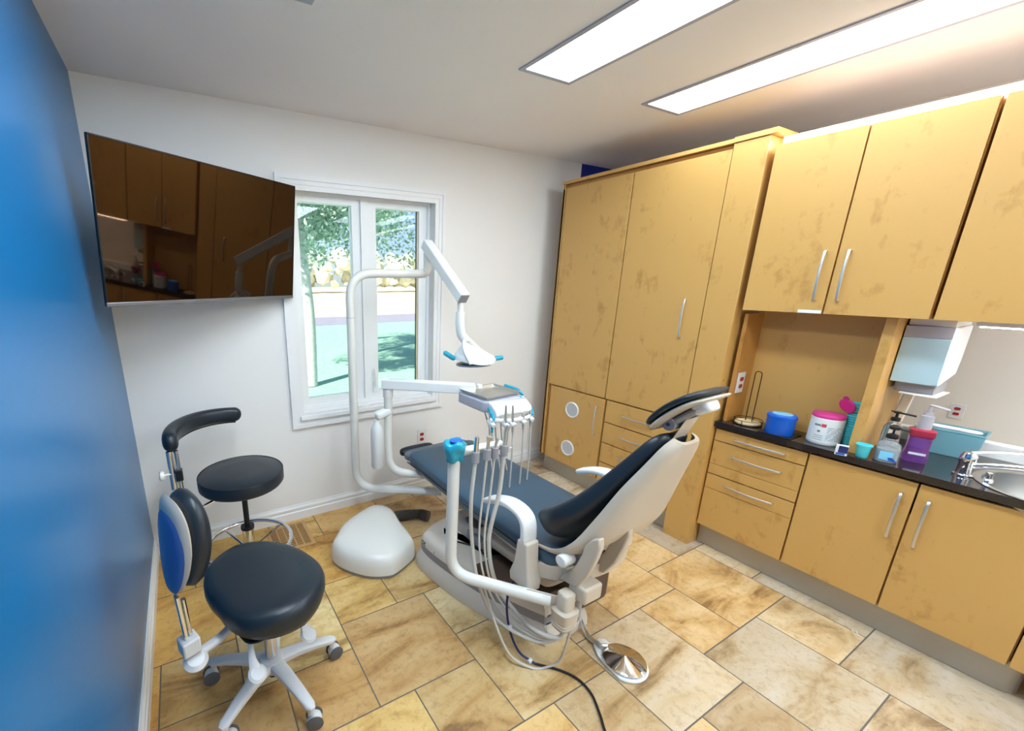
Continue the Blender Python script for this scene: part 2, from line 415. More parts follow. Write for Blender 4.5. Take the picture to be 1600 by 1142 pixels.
# ---- outside: lawn, drive, tree, board
tag(part('lawn', mat('grass_green', (160,204,180), .9, nscale=14, namt=.35, bump=.8, bscale=60), None, lambda bm: box(bm, -40, 45, .35, 16, -.5, -.4), smooth=False), 'green lawn outside the window', 'grass', kind='stuff')
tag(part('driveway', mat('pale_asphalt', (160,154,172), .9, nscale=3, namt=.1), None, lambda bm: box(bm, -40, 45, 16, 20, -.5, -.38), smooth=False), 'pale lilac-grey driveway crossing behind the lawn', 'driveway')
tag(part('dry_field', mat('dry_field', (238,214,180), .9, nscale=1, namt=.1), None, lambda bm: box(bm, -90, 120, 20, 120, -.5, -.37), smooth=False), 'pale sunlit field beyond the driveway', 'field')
def tree(loc, h, r, seed, label, nleaf=2600, branchlow=1.4, mt='leaf'):
    t = thing('tree', label, 'tree', loc, 0, None); rd = random.Random(seed)
    part('trunk', mat('bark', (214,210,204), .9, nscale=12, namt=.3), t, lambda bm: tube(bm, crv([(0,0,.01),(.05,.03,h*.3),(-.03,0,h*.6),(.05,0,h*.85)]), [.13-.07*i/24 for i in range(25)], n=10))
    def lv(bm):
        blobs = []
        for k in range(26):
            a = rd.random()*2*PI; q = r*rd.random()**.5
            blobs.append((V((q*math.cos(a), q*math.sin(a)*.7, branchlow+rd.random()*(h-branchlow)*1.05)), r*(.18+.22*rd.random())))
        for k in range(nleaf):
            c, rr = rd.choice(blobs); d = V((rd.gauss(0,1), rd.gauss(0,1), rd.gauss(0,1))).normalized()*rr*rd.random()**.4
            p = c+d; s = .03+.045*rd.random(); q = Quaternion((rd.gauss(0,1), rd.gauss(0,1), rd.gauss(0,1), rd.gauss(0,1))).normalized()
            vs = [bm.verts.new(p+q@V(w)*s) for w in ((-1,0,0),(0,-.6,.1),(1,0,0),(0,.6,.1))]
            bm.faces.new(vs).material_index = rd.randrange(2)
    o = part('foliage', [mat('leaf_a', (140,170,150), .6), mat('leaf_b', (176,196,176), .6)], t, lv, smooth=False)
    o['kind'] = 'stuff'
    return t
tree((2.36, 5.2, -.4), 4.6, 1.7, 3, 'leafy tree with a pale trunk close outside the left pane', 9500, 2.7)
tree((4.9, 8.2, -.4), 5.2, 2.3, 9, 'tree with hanging branches seen through the right pane', 9000, 2.7)
def tl(bm):
    rd = random.Random(4)
    for k in range(420):
        x = -25+90*rd.random(); r_ = .5+.9*rd.random(); z = .3+r_+4.2*rd.random()**1.6
        bmesh.ops.create_icosphere(bm, subdivisions=1, radius=r_, matrix=Matrix.Translation((x, 62+rd.random()*6, z)))
    for v in bm.verts: v.co += V((rd.uniform(-.25,.25), rd.uniform(-.25,.25), rd.uniform(-.25,.25)))
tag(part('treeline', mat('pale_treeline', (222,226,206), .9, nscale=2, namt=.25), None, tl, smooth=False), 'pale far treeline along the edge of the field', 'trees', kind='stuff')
bt = thing('board_on_post', 'small lilac board on a thin post on the lawn outside', 'sign', (5.55, 10.6, -.4))
P_box('board', mat('lilac_board', (176,166,196), .6), bt, (-.1, .62, -.02, .02, .5, 1.05)); P_box('post', M['grey'], bt, (-.14, -.1, -.02, .02, -.02, 1.15))

# ------------------------------------------------------------------ ceiling lights
def troffer(x0, x1, y1, label, L=1.22, dm=None):
    t = thing('ceiling_light', label, 'ceiling light', ((x0+x1)/2, y1-L/2, H), 0, 'recessed ceiling lights')
    a, b = (x1-x0)/2, L/2
    def fr(bm):
        w = .022; z0, z1 = -.006, -.0002
        box(bm, -a-w, -a, -b-w, b+w, z0, z1); box(bm, a, a+w, -b-w, b+w, z0, z1)
        box(bm, -a, a, b, b+w, z0, z1); box(bm, -a, a, -b-w, -b, z0, z1)
    part('frame', M['lampframe'], t, fr, smooth=False)
    P_box('diffuser', dm or M['diff'], t, (-a, a, -b, b, -.004, -.0005), bevel=0, smooth=False)
    return t
DIFB = mat('lamp_diffuser_bright', (225,245,250), .4, emis=(226,243,255), es=LAMP*2.0)
DIFS = mat('lamp_diffuser_soft', (225,245,250), .4, emis=(226,243,255), es=LAMP*.75)
troffer(1.745, 2.007, -.954, 'ceiling light panel nearer the window side, left of the two')
troffer(2.563, 2.836, -.969, 'ceiling light panel nearer the wall cabinets, right of the two', dm=DIFS)
troffer(.545, .789, -.972, 'ceiling light panel nearest the blue wall, only its corner showing at the top edge', dm=DIFB)
troffer(3.22, 3.48, -2.80, 'added ceiling light panel over the counter end, outside the frame')  # added out of view to brighten the cream wall behind the sink
troffer(1.745, 2.007, -2.75, 'added ceiling light panel behind the viewer, on the window-side row', dm=DIFB)  # this panel and the next are unseen, added to balance the room light
troffer(2.563, 2.836, -2.75, 'added ceiling light panel behind the viewer, on the cabinet-side row')
#sd = part('smoke_detector', M['white'], None, lambda bm: lathe(bm, [(.001,0),(.06,0),(.062,-.012),(.05,-.03),(.001,-.034)][::-1], (.80,-1.0,H-.0005)))
#tag(sd, 'round white smoke detector on the ceiling at the top edge', 'smoke detector')

# ------------------------------------------------------------------ television on an angled arm
R_TV = math.radians(7.4)
def tv():
    a = V((.070,-.598,0)); b = V((.912,-.07,0)); c = (a+b)/2; d = (b-a); L = d.length/2; ang = math.atan2(d.y, d.x)
    t = thing('television', 'wall-mounted flat television with dark glossy screen, angled across the corner', 'television', (c.x, c.y, 1.755), ang)
    t.rotation_euler = (R_TV, 0, ang)
    hh = .297
    P_box('screen', M['mirror'], t, (-L+.006, L-.006, -.004, .0, -hh+.016, hh-.006), bevel=0, smooth=False)
    def bz(bm):
        box(bm, -L, L, 0, .010, -hh, hh)
        box(bm, -L, L, -.006, 0, hh-.006, hh); box(bm, -L, -L+.006, -.006, 0, -hh+.016, hh-.006); box(bm, L-.006, L, -.006, 0, -hh+.016, hh-.006)
    part('bezel', M['bezel'], t, bz, smooth=False, bevel=.0015)
    P_box('lower_bezel', M['bezels'], t, (-L, L, -.008, 0, -hh, -hh+.016))
    P_box('rear_housing', M['bezel'], t, (-.36, .36, .010, .05, -.22, .18), bevel=.01)
    mt = t
    # articulated arm back to the window wall (computed in the television's own axes)
    inv = (Matrix.Rotation(ang, 4, 'Z') @ Matrix.Rotation(R_TV, 4, 'X')).inverted()
    wp = inv @ (V((.40, -.012, 1.755))-V((c.x, c.y, 1.755)))
    part('mount_arm', M['rubber'], t, lambda bm: (tube(bm, [(0,.055,0),(.16,.12,0),tuple(wp)], .016, n=8)), smooth=False)
    def plate(bm):
        X = inv @ V((.06,0,0)); Y = inv @ V((0,.006,0)); obox(bm, wp+Y.normalized()*.005, X, Y, inv @ V((0,0,.11)))
    part('wall_plate', M['rubber'], t, plate, smooth=False)
tv()

# ------------------------------------------------------------------ cabinets
def pull_v(parent, x, y, z0, z1, m=None):      # bow handle, vertical, on a face looking toward -x
    pts = crv([(x+.001, y, z0), (x-.018, y, z0+.012), (x-.026, y, (z0+z1)/2), (x-.018, y, z1-.012), (x+.001, y, z1)], 6)
    return P_tube('handle', m or M['nickel'], parent, pts, (.006, .0045), n=8)
def pull_h(parent, x, y0, y1, z, m=None):
    pts = crv([(x+.001, y0, z), (x-.018, y0+.012, z), (x-.028, (y0+y1)/2, z), (x-.018, y1-.012, z), (x+.001, y1, z)], 6)
    return P_tube('handle', m or M['nickel'], parent, pts, (.0045, .006), n=8)
def panel(name, parent, y0, y1, z0, z1, x, th=.019, g=.0018, groove=None):
    def f(bm):
        if groove is None: box(bm, x, x+th, y0+g, y1-g, z0+g, z1-g)
        else:
            box(bm, x, x+th, y0+g, y1-g, z0+g, groove-.0014); box(bm, x, x+th, y0+g, y1-g, groove+.0014, z1-g); box(bm, x+.004, x+th, y0+g, y1-g, groove-.0014, groove+.0014)
    return part(name, WOOD, parent, f, bevel=.0012)
# tall cabinet
XT = 2.870
tc = thing('tall_cabinet', 'tall maple storage cabinet with full-height doors standing by the window wall', 'cabinet', (0,0,0))
def tcar(bm):
    box(bm, XT+.021, 3.2, -1.257, -.168, .139, 2.225)
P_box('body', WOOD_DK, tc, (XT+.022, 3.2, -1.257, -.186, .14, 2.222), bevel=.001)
P_box('side_panel', WOOD, tc, (XT+.004, 3.2, -.186, -.168, .14, 2.222), bevel=.001)
panel('filler_strip', tc, -.2, -.168, .142, 2.2, XT+.004)
panel('door', tc, -.722, -.203, .757, 2.2, XT)
d2 = panel('door', tc, -1.257, -.726, .757, 2.2, XT); pull_v(d2, XT, -1.157, 1.237, 1.457)
d3 = panel('door', tc, -.728, -.232, .142, .750, XT); pull_v(d3, XT, -.676, .468, .691)
def grille(parent, y, z):
    g = part('vent_grille', M['white'], parent, lambda bm: lathe(bm, [(.05,0),(.062,0),(.062,.005),(.057,.009),(.051,.006),(.05,0)], M4=Matrix.Translation((XT-.0002, y, z)) @ Matrix.Rotation(-PI/2, 4, 'Y'), n=36))
    part('vent_slats', M['white'], g, lambda bm: [box(bm, XT-.005, XT-.0032, y-(w:=math.sqrt(max(.0004,.0505**2-(k*.0095)**2))), y+w, z+k*.0095-.0026, z+k*.0095+.0026) for k in range(-5, 6)], smooth=False)
    part('vent_core', mat('vent_core', (120,136,168), .6), g, lambda bm: lathe(bm, [(.001,.0005),(.0495,.0005),(.0495,.0015),(.001,.0015)], M4=Matrix.Translation((XT, y, z)) @ Matrix.Rotation(-PI/2, 4, 'Y'), n=36))
    return g
grille(d3, -.460, .600); grille(d3, -.455, .285)
for (z0, z1, zh) in ((.592,.750,.672), (.439,.588,.521), (.29,.435,.37), (.142,.286,.22)):
    dr = panel('drawer', tc, -1.257, -.742, z0, z1, XT); pull_h(dr, XT, -1.100, -.883, zh)
P_box('crown', WOOD, tc, (XT-.004, 3.2, -1.257, -.160, 2.225, 2.245), bevel=.001)
P_box('toe_kick', M['kick'], tc, (2.917, 2.93, -1.262, -.188, .003, .139), bevel=0)
P_box('plinth', M['gap'], tc, (2.9305, 3.2, -1.262, -.188, .003, .139), bevel=0)
# pillar end panel
pp = thing('pillar_panel', 'full-height maple pillar at the end of the tall cabinet', 'pillar', (0,0,0))
P_box('post', WOOD, pp, (XT-.002, 3.2, -1.411, -1.2595, .0, 2.222), bevel=.0015)
P_box('cap', WOOD, pp, (XT-.008, 3.2, -1.440, -1.2585, 2.2245, 2.249), bevel=.0015)
part('screw', M['screw'], pp, lambda bm: lathe(bm, [(.001,0),(.004,0),(.003,.002),(.001,.002)], M4=Matrix.Translation((2.9,-1.411,1.027)) @ Matrix.Rotation(PI/2, 4, 'X'), n=10))
# upper cabinets
XU = 2.870
def upper(label, y0, y1, doors, hand, tagp=False):
    u = thing('upper_cabinet', label, 'cabinet', (0,0,0))
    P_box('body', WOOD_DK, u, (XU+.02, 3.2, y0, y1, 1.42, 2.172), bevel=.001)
    P_box('underside', WOOD_DK, u, (XU+.02, 3.2, y0, y1, 1.4135, 1.4195), bevel=0)
    ds = []
    for (a, b) in doors: ds.append(panel('door', u, a, b, 1.411, 2.173, XU, g=.0016))
    for i, y in hand: pull_v(ds[i], XU, y, 1.471, 1.685)
    if tagp: P_box('paper_tag', M['paper'], ds[0], (XU-.0012, XU-.0004, -1.752, -1.668, 1.414, 1.428), bevel=0)
    return u
upper('two-door maple wall cabinet with steel bow handles above the niche', -2.074, -1.440, [(-1.755,-1.441), (-2.073,-1.758)], [(0,-1.718),(1,-1.796)], True)
upper('maple wall cabinet with one visible plain door at the right edge', -2.72, -2.082, [(-2.4,-2.083), (-2.72,-2.403)], [(0,-2.36),(1,-2.44)])
P_box('x', M['strip'], None, (2.93, 2.95, -3.1, -1.44, 2.176, 2.213), bevel=0, smooth=False)
vs = bpy.data.objects['x']; vs.name = 'strip_light'; vs.data.name = 'strip_light'; tag(vs, 'long glowing white strip light along the top of the wall cabinets', 'strip light')
# base cabinets
XL = 2.915
b1 = thing('drawer_cabinet', 'three-drawer maple base cabinet beside the pillar', 'cabinet', (0,0,0))
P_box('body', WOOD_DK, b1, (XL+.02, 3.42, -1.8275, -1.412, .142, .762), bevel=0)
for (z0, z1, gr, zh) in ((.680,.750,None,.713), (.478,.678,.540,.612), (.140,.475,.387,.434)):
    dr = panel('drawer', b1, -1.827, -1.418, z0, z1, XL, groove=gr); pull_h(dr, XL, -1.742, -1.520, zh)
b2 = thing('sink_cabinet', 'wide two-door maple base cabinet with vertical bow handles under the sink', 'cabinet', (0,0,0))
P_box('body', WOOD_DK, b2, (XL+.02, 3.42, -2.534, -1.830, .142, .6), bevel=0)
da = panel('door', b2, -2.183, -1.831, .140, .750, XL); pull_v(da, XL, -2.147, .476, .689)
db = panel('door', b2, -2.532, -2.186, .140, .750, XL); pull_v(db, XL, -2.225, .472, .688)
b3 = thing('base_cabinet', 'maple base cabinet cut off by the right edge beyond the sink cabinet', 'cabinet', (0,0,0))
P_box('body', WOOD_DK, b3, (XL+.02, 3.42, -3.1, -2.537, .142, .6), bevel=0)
dc = panel('door', b3, -2.88, -2.536, .140, .750, XL)
def kickp(bm):
    a = [(2.963, -1.418), (2.963, -2.50), (2.966, -2.54), (2.98, -2.565), (3.0, -2.575)]
    prism(bm, a+[(p[0]+.012, p[1]+.002) for p in a[::-1]], .002, .14)
tag(part('toe_kick', M['kick'], None, kickp), 'long brushed metal toe kick with rounded end under the base cabinets', 'toe kick')
# countertop with sink cut-out
SX, SY, SR = 3.10, -2.50, .21
def counter(bm):
    x0, x1, y0, y1, z0, z1 = 2.893, XR1-.031, -3.1, -1.4125, .7635, .795
    n = 40; out = []
    cx, cy = SX, SY
    for z in (z0, z1):
        inner = [bm.verts.new((cx+SR*math.cos(2*PI*i/n), cy+SR*math.sin(2*PI*i/n), z)) for i in range(n)]
        outer = []
        for i in range(n):
            a = 2*PI*i/n; dx, dy = math.cos(a), math.sin(a)
            tx = ((x1-cx)/dx if dx > 1e-6 else (x0-cx)/dx if dx < -1e-6 else 1e9); ty = ((y1-cy)/dy if dy > 1e-6 else (y0-cy)/dy if dy < -1e-6 else 1e9)
            t = min(tx, ty); outer.append(bm.verts.new((cx+dx*t, cy+dy*t, z)))
        out.append((inner, outer))
    (ia, oa), (ib, ob) = out
    corners = [(x0,y0),(x1,y0),(x1,y1),(x0,y1)]
    def side_of(v):
        return (abs(v.co.x-x1)<1e-5)*1+(abs(v.co.x-x0)<1e-5)*2+(abs(v.co.y-y1)<1e-5)*4+(abs(v.co.y-y0)<1e-5)*8
    for z, inn, ou in ((z0, ia, oa), (z1, ib, ob)):
        for i in range(n):
            j = (i+1)%n; a, b = ou[i], ou[j]
            f = [inn[i], a]
            if not (side_of(a) & side_of(b)):
                cx_ = x1 if (side_of(a)|side_of(b)) & 1 else x0; cy_ = y1 if (side_of(a)|side_of(b)) & 4 else y0
                f.append(bm.verts.new((cx_, cy_, z)))
            f += [b, inn[j]]; bm.faces.new(f)
    for i in range(n):
        j = (i+1)%n; bm.faces.new((ia[i], ia[j], ib[j], ib[i]))
    box(bm, x0, x0+.0005, y0, y1, z0, z1); box(bm, x0, x1, y1-.0005, y1, z0, z1)
tag(part('countertop', M['granite'], None, counter, smooth=False), 'polished black stone countertop over the base cabinets', 'countertop')
def sinkb(bm):
    lathe(bm, [(.001,-.168),(.05,-.168),(.12,-.16),(.17,-.12),(.196,-.04),(.2,.001),(.222,.0035),(.222,.0015),(.204,-.0005),(.202,-.04),(.174,-.124),(.122,-.165),(.05,-.173),(.001,-.173)], (SX, SY, .795), n=48)
sk = thing('sink', 'round stainless steel sink set into the black counter', 'sink', (0,0,0))
part('bowl', M['steel'], sk, sinkb)
part('drain', M['chrome'], sk, lambda bm: lathe(bm, [(.001,-.166),(.035,-.166),(.038,-.1655),(.03,-.1645),(.001,-.1645)], (SX, SY, .795), n=24))
# ledge / backsplash and items of the far wall
struct(part('trim_1', M['trim'], None, lambda bm: (box(bm, XR1-.03, XR1+.02, -3.1, -1.62, 0, .86)), bevel=.004, smooth=False))
def receptacle(name, label, loc, nrm):
    t = thing('electrical_outlet', label, 'electrical outlet', loc)
    if nrm == 'x': t.rotation_euler = (0,0,-PI/2)      # local -y faces the viewer
    P_box('plate', M['white'], t, (-.035, .035, -.006, -.0005, -.057, .057), bevel=.0015)
    for z in (-.02, .02):
        s = part('socket', M['outlet'], t, lambda bm: prism(bm, [(.016*math.cos(a*PI/8), max(-.011, min(.011, .016*math.sin(a*PI/8)))) for a in range(16)], -.009, -.006, f=lambda p, q: (p[0], q, p[1]+z)))
        part('slot', M['vdark'], s, lambda bm: (box(bm, -.007, -.005, -.0096, -.0088, z-.002, z+.006), box(bm, .005, .007, -.0096, -.0088, z-.002, z+.006)), smooth=False)
    return t
far_outlet = receptacle('o', 'white outlet with red sockets on the cream wall behind the sink', (XR2-.0005, -2.085, .905), 'x'); far_outlet.scale = (.68, .68, .68)
receptacle('o', 'white outlet with red sockets low on the window wall behind the chair', (1.80, -.0005, .42), 'y')
t = thing('added_cabinet_light', 'added slim white lamp under the wall cabinet above the sink', 'lamp', (3.02, -2.45, 1.412))  # lamp added to lift the dim far wall below the cabinets
P_box('housing', M['white'], t, (-.03, .03, -.28, .28, -.022, -.0005))
P_box('lens', mat('added_light_lens', (255,255,255), .4, emis=(255,250,242), es=16), t, (-.025, .025, -.27, .27, -.026, -.0225), bevel=0)
# niche
XN = 3.10
nic = thing('niche_lining', 'maple panelled niche above the counter between pillar and dispenser', 'niche', (0,0,0))
P_box('back_panel', WOOD, nic, (XN, XN+.015, -1.942, -1.450, .7955, 1.41), bevel=0)
P_box('side_panel', WOOD_DK, nic, (2.935, 3.2, -1.4495, -1.4315, .7955, 1.39), bevel=.001)
P_box('side_panel', WOOD, nic, (2.945, 3.3, -1.978, -1.9425, .7955, 1.41), bevel=.001)
rc = receptacle('o', 'white outlet with red sockets inside the wooden niche', (2.99, -1.4500, 1.015), 'y')

# ------------------------------------------------------------------ dental chair (local axes: x across, +y towards the feet)
CHL = (1.72, -1.30, 0); CHR = math.radians(1)
def ends(n, a):      # smooth 0..1 fullness along n stations with rounded ends
    return
def rslab(bm, path, w, h, re=.05, e=3, n=28, lat=(1,0,0), mi=0, off=None, m=10):
    """slab with rounded ends: path list of Vec, w/h callables or floats of parameter u in 0..1, re = end rounding length"""
    P = [V(p) for p in path]; L = [0]
    for i in range(1, len(P)): L.append(L[-1]+(P[i]-P[i-1]).length)
    T = L[-1]; us = []
    for k in range(6): us.append(re*(1-math.cos(PI/2*k/6)))
    for k in range(m+1): us.append(re+(T-2*re)*k/m)
    for k in range(6): us.append(T-re*(1-math.cos(PI/2*(5-k)/6)))
    pts = []; ws = []; hs = []
    for d in us:
        i = 0
        while i < len(L)-2 and L[i+1] < d: i += 1
        f = (d-L[i])/(L[i+1]-L[i]); pts.append(P[i].lerp(P[i+1], min(max(f, 0), 1)))
        q = 1
        if d < re: q = math.sqrt(max(0, 1-((re-d)/re)**2))
        if d > T-re: q = math.sqrt(max(0, 1-((d-T+re)/re)**2))
        u = d/T; W_ = w(u) if callable(w) else w; H_ = h(u) if callable(h) else h
        q = max(q, .04)
        ws.append(W_-re*(1-q)*.9 if W_ > re else W_*q); hs.append(H_*q**.8)
    slab(bm, pts, ws, hs, n, e, lat, mi=mi)
def chair():
    t = thing('dental_chair', 'reclining dental patient chair with slate upholstery and pale shell in the room centre', 'dental chair', CHL, CHR)
    # ---- base
    pts2 = [(-.400,.49),(-.385,.30),(-.32,.04),(-.205,-.215),(-.15,-.252),(.05,-.255),(.105,-.225),(.22,-.02),(.28,.26),(.27,.50),(.12,.61),(-.15,.635),(-.345,.575)]
    P = [V((a,b,0)) for a,b in pts2]; n = len(P); out = []
    for i in range(n):
        a, b, c, d = P[i-1], P[i], P[(i+1)%n], P[(i+2)%n]
        for k in range(5):
            u = k/5; out.append(.5*((2*b)+(c-a)*u+(2*a-5*b+4*c-d)*u*u+(3*b-a-3*c+d)*u**3))
    cen = V((-.06,.2,0))
    def ringz(s, z, dz=0):
        return [cen+(p-cen)*s+V((0,0,z+dz*(0 if p.y > 0 else p.y))) for p in out]
    def ins(d, z):
        r = []
        m_ = len(out)
        for i, p in enumerate(out):
            T = (out[(i+1)%m_]-out[i-1]).normalized(); N = V((T.y,-T.x,0))
            if N.dot(cen-p) < 0: N = -N
            r.append(p+N*d+V((0,0,z)))
        return r
    part('base_skirt', M['beige'], t, lambda bm: rings(bm, [ins(.0,.002), ins(.004,.05), ins(.03,.088)]), bevel=0)
    part('base_band', M['greyb'], t, lambda bm: rings(bm, [ins(.0305,.0885), ins(.032,.132)]))
    def top(bm):
        rings(bm, [ins(.0295,.1325), ins(.034,.162), ins(.046,.182), ins(.066,.194), ins(.10,.2), ins(.16,.204)])
    bt_ = part('base_cover', M['beige'], t, top)
    # lettering on the left front shoulder of the cover
    m_ = len(out)
    text_mesh('lettering', 'DCIedge', .034, M['dgrey'], bt_, (-.374,.500,.137), (.068,-.997,0), (.15,0,.99), .0006, .0006)
    part('base_recess', M['brown'], t, lambda bm: prism(bm, [(-.300,.12),(-.262,-.02),(-.185,-.17),(-.13,-.20),(-.06,-.20),(-.10,.12)], .134, .222), bevel=.004)
    # motor housing + lift mechanism
    part('motor_cover', M['beige'], t, lambda bm: rslab(bm, [(-.10,.52,.22),(-.10,.25,.23)], .085, .06, .05, 3), smooth=True)
    part('motor_recess', M['dgrey'], t, lambda bm: (rslab(bm, [(-.115,.40,.282),(-.115,.28,.286)], .05, .012, .03, 4)))
    part('motor_block', M['grey'], t, lambda bm: box(bm, -.19, -.03, .2, .34, .2, .262), bevel=.015, seg=3)
    part('lift_cover', M['beige'], t, lambda bm: (rslab(bm, [(-.02,.46,.235),(-.02,.2,.262),(-.02,-.10,.31),(-.02,-.24,.315)], lambda u: .12+.06*u, .035, .05, 5)))
    part('lift_column', M['greyb'], t, lambda bm: (box(bm, -.1, .1, -.12, .1, .19, .44)), bevel=.02, seg=3)
    part('swing_housing', M['brown'], t, lambda bm: (box(bm, -.06, .14, -.30, -.1, .16, .40)), bevel=.03, seg=3)
    part('lift_cable', M['rubber'], t, lambda bm: tube(bm, crv([(-.27,.36,.205),(-.20,.22,.22),(-.22,.12,.235),(-.12,.08,.26),(-.10,.02,.3)]), .004, n=6))
    # ---- seat
    def sf(u): return .262
    part('seat_underframe', M['beige'], t, lambda bm: rslab(bm, [(0,.86,.405),(0,.3,.405),(0,-.10,.40),(0,-.27,.415)], lambda u: .215+.01*u, .022, .04, 6))
    def seat(bm):
        path = crv([(0,.90,.478),(0,.6,.470),(0,.25,.462),(0,-.02,.462),(0,-.16,.468),(0,-.30,.49)], 8)
        rslab(bm, path, lambda u: .252+.012*math.sin(u*PI)+(.006*(u-.5)), lambda u: .05, .06, 5.5, 40, m=26)
    part('seat_cushion', M['slate'], t, seat)
    part('seat_piping', M['black'], t, lambda bm: tube(bm, [(sx*.262, y, .462) for sx, y in ((-1,.86),(-1,.4),(-1,-.1))], .004, n=6))
    # toe board under a clear sleeve
    tb = part('toe_board', M['slate'], t, lambda bm: rslab(bm, [(0,.985,.472),(0,.86,.466)], lambda u: .23+.02*u, .028, .05, 4, 30))
    part('toe_cap', M['black'], t, lambda bm: rslab(bm, [(-.12,1.02,.474),(-.12,.96,.472)], .125, .032, .03, 3.5, 30))
    part('clear_sleeve', M['film'], tb, lambda bm: rslab(bm, [(0,.965,.474),(0,.87,.467)], .245, .034, .04, 4, 30))
    # rear lip of the seat shell visible under the backrest
    def lip(bm):
        rs = []
        for k in range(17):
            a = PI*(1.0+k/16); c = V((.262*math.cos(a), -.20+.15*math.sin(a), 0))
            o = V((math.cos(a), math.sin(a), 0)).normalized()
            z = .43
            rs.append([c+o*.0+V((0,0,z-.03)), c+o*.02+V((0,0,z-.03)), c+o*.02+V((0,0,z+.03)), c+V((0,0,z+.03))])
        rings(bm, rs)
    part('seat_rim', M['shell'], t, lip)
    # ---- backrest
    # s (towards head) -> y = -s
    def zy(s, z, x=0): return V((x, -s, z))
    pad_path = crv([zy(.218,.575), zy(.262,.615), zy(.325,.685), zy(.385,.77), zy(.437,.868), zy(.485,.965), zy(.534,1.065)], 6)
    def pw(u): return .262-.03*u if u < .3 else .253-.17*((u-.3)/.7)**1.0
    def ph(u): return .080-.056*u**.9
    def pad(bm):
        P_ = pad_path; K = len(P_); rs = []; lat = V((1,0,0))
        us = [0]+[.02,.05,.09]+[.14+.08*k for k in range(10)]+[.92,.96,.985,1]
        for u in us:
            i = min(int(u*(K-1)), K-2); f = u*(K-1)-i; c = P_[i].lerp(P_[i+1], f)
            T = (P_[min(i+2,K-1)]-P_[max(i-1,0)]).normalized(); N = T.cross(lat).normalized()
            if N.y < 0: N = -N       # towards the patient
            q = 1
            if u < .14: q = math.sqrt(max(.0,1-((.14-u)/.14)**2))
            if u > .92: q = math.sqrt(max(.0,1-((u-.92)/.08)**2))
            q = max(q, .06)
            w, h = pw(u)*(.55+.45*q), ph(u)*q
            rg = []
            for k in range(36):
                a = 2*PI*k/36; ca, sa = math.cos(a), math.sin(a)
                ca = math.copysign(abs(ca)**(2/4.2), ca); sa = math.copysign(abs(sa)**(2/3.2), sa)
                rg.append(c+lat*w*ca+N*(h*sa+.042*(1-.75*u)*abs(ca)**2.2))
            rs.append(rg)
        rings(bm, rs)
    part('back_cushion', M['black'], t, pad)
    def shell(bm):
        # back shell: wraps the sides and back, foot of it forms the swept lower lip
        cent = crv([zy(.215,.532), zy(.29,.552), zy(.36,.62), zy(.412,.735), zy(.463,.866), zy(.507,.965), zy(.548,1.062)], 5)
        K = len(cent); rs = []
        for i in range(K):
            u = i/(K-1); T = (cent[min(i+1,K-1)]-cent[max(i-1,0)]).normalized(); N = V((0,-T.z,T.y)).normalized()
            if N.y > 0: N = -N       # towards the back
            w = pw(u)+.002; d = .03+.08*min(u,.45)-.05*max(0,u-.45)
            if u > .93: w *= math.sqrt(max(.3, 1-((u-.93)/.07)**2*.5))
            rg = []
            m = 24
            for k in range(m+1):        # outer sweep
                a = PI*k/m; ca, sa = math.cos(a), math.sin(a)
                ca = math.copysign(abs(ca)**(2/3.6), ca); sa = abs(sa)**(2/2.6)
                rg.append(cent[i]+V((w*ca,0,0))+N*(d*sa+.004))
            for k in range(m+1):
                a = PI*(m-k)/m; ca, sa = math.cos(a), math.sin(a)
                ca = math.copysign(abs(ca)**(2/3.6), ca); sa = abs(sa)**(2/2.6)
                rg.append(cent[i]+V(((w-.012)*ca,0,0))+N*((d-.012)*sa+.004))
            rs.append(rg)
        rings(bm, rs)
    part('back_shell', M['shell'], t, shell)
    # side wings that run down from the shell to the recline pivots
    for xb in (-.225, -.06):
        part('recline_bracket', M['shell'], t, lambda bm: prism(bm, [(.40,.62),(.43,.665),(.455,.68),(.462,.64),(.450,.585),(.425,.50),(.385,.425),(.31,.415),(.33,.455),(.375,.52),(.395,.58)], xb, xb+.03, f=lambda p, z: (z, -p[0], p[1])), bevel=.006)
    part('recline_pivot', M['white'], t, lambda bm: (lathe(bm, [(.001,0),(.024,0),(.024,.06),(.001,.06)], M4=Matrix.Translation((-.275, -.345, .535)) @ Matrix.Rotation(PI/2, 4, 'Y'), n=20)), bevel=.004)
    P_box('rear_block', M['shell'], t, (-.22, -.12, -.43, -.35, .37, .44), bevel=.01)
    P_box('recline_actuator', M['grey'], t, (-.16, -.12, -.36, -.31, .2, .52), bevel=.015)
    # ---- headrest
    hr_path = [zy(.468,1.085), zy(.525,1.158), zy(.578,1.205), zy(.628,1.235)]
    hp = part('headrest_cushion', M['black'], t, lambda bm: rslab(bm, crv(hr_path, 6), lambda u: .118-.02*abs(u-.5), .014, .06, 3, 32, m=14))
    part('headrest_shell', M['shell'], t, lambda bm: rslab(bm, crv([p+V((0,-.010,-.017)) for p in hr_path], 6), .104, .010, .06, 3, 32))
    part('headrest_knob', M['white'], t, lambda bm: rslab(bm, [zy(.605,1.18,-.05), zy(.605,1.18,.028)], .028, .024, .02, 4, 24, lat=(0,-.8,.5)))
    part('headrest_arm', M['grey'], t, lambda bm: (tube(bm, [zy(.528,1.102,-.03), zy(.575,1.148,-.03), zy(.615,1.185,-.03)], (.02,.012), n=12), tube(bm, [zy(.528,1.102,.03), zy(.575,1.148,.03), zy(.615,1.185,.03)], (.02,.012), n=12)))
    pv = part('headrest_pivot', M['grey'], t, lambda bm: lathe(bm, [(.001,-.055),(.022,-.055),(.022,.055),(.001,.055)], M4=Matrix.Translation(zy(.528,1.102)) @ Matrix.Rotation(PI/2, 4, 'Y'), n=24), bevel=.002)
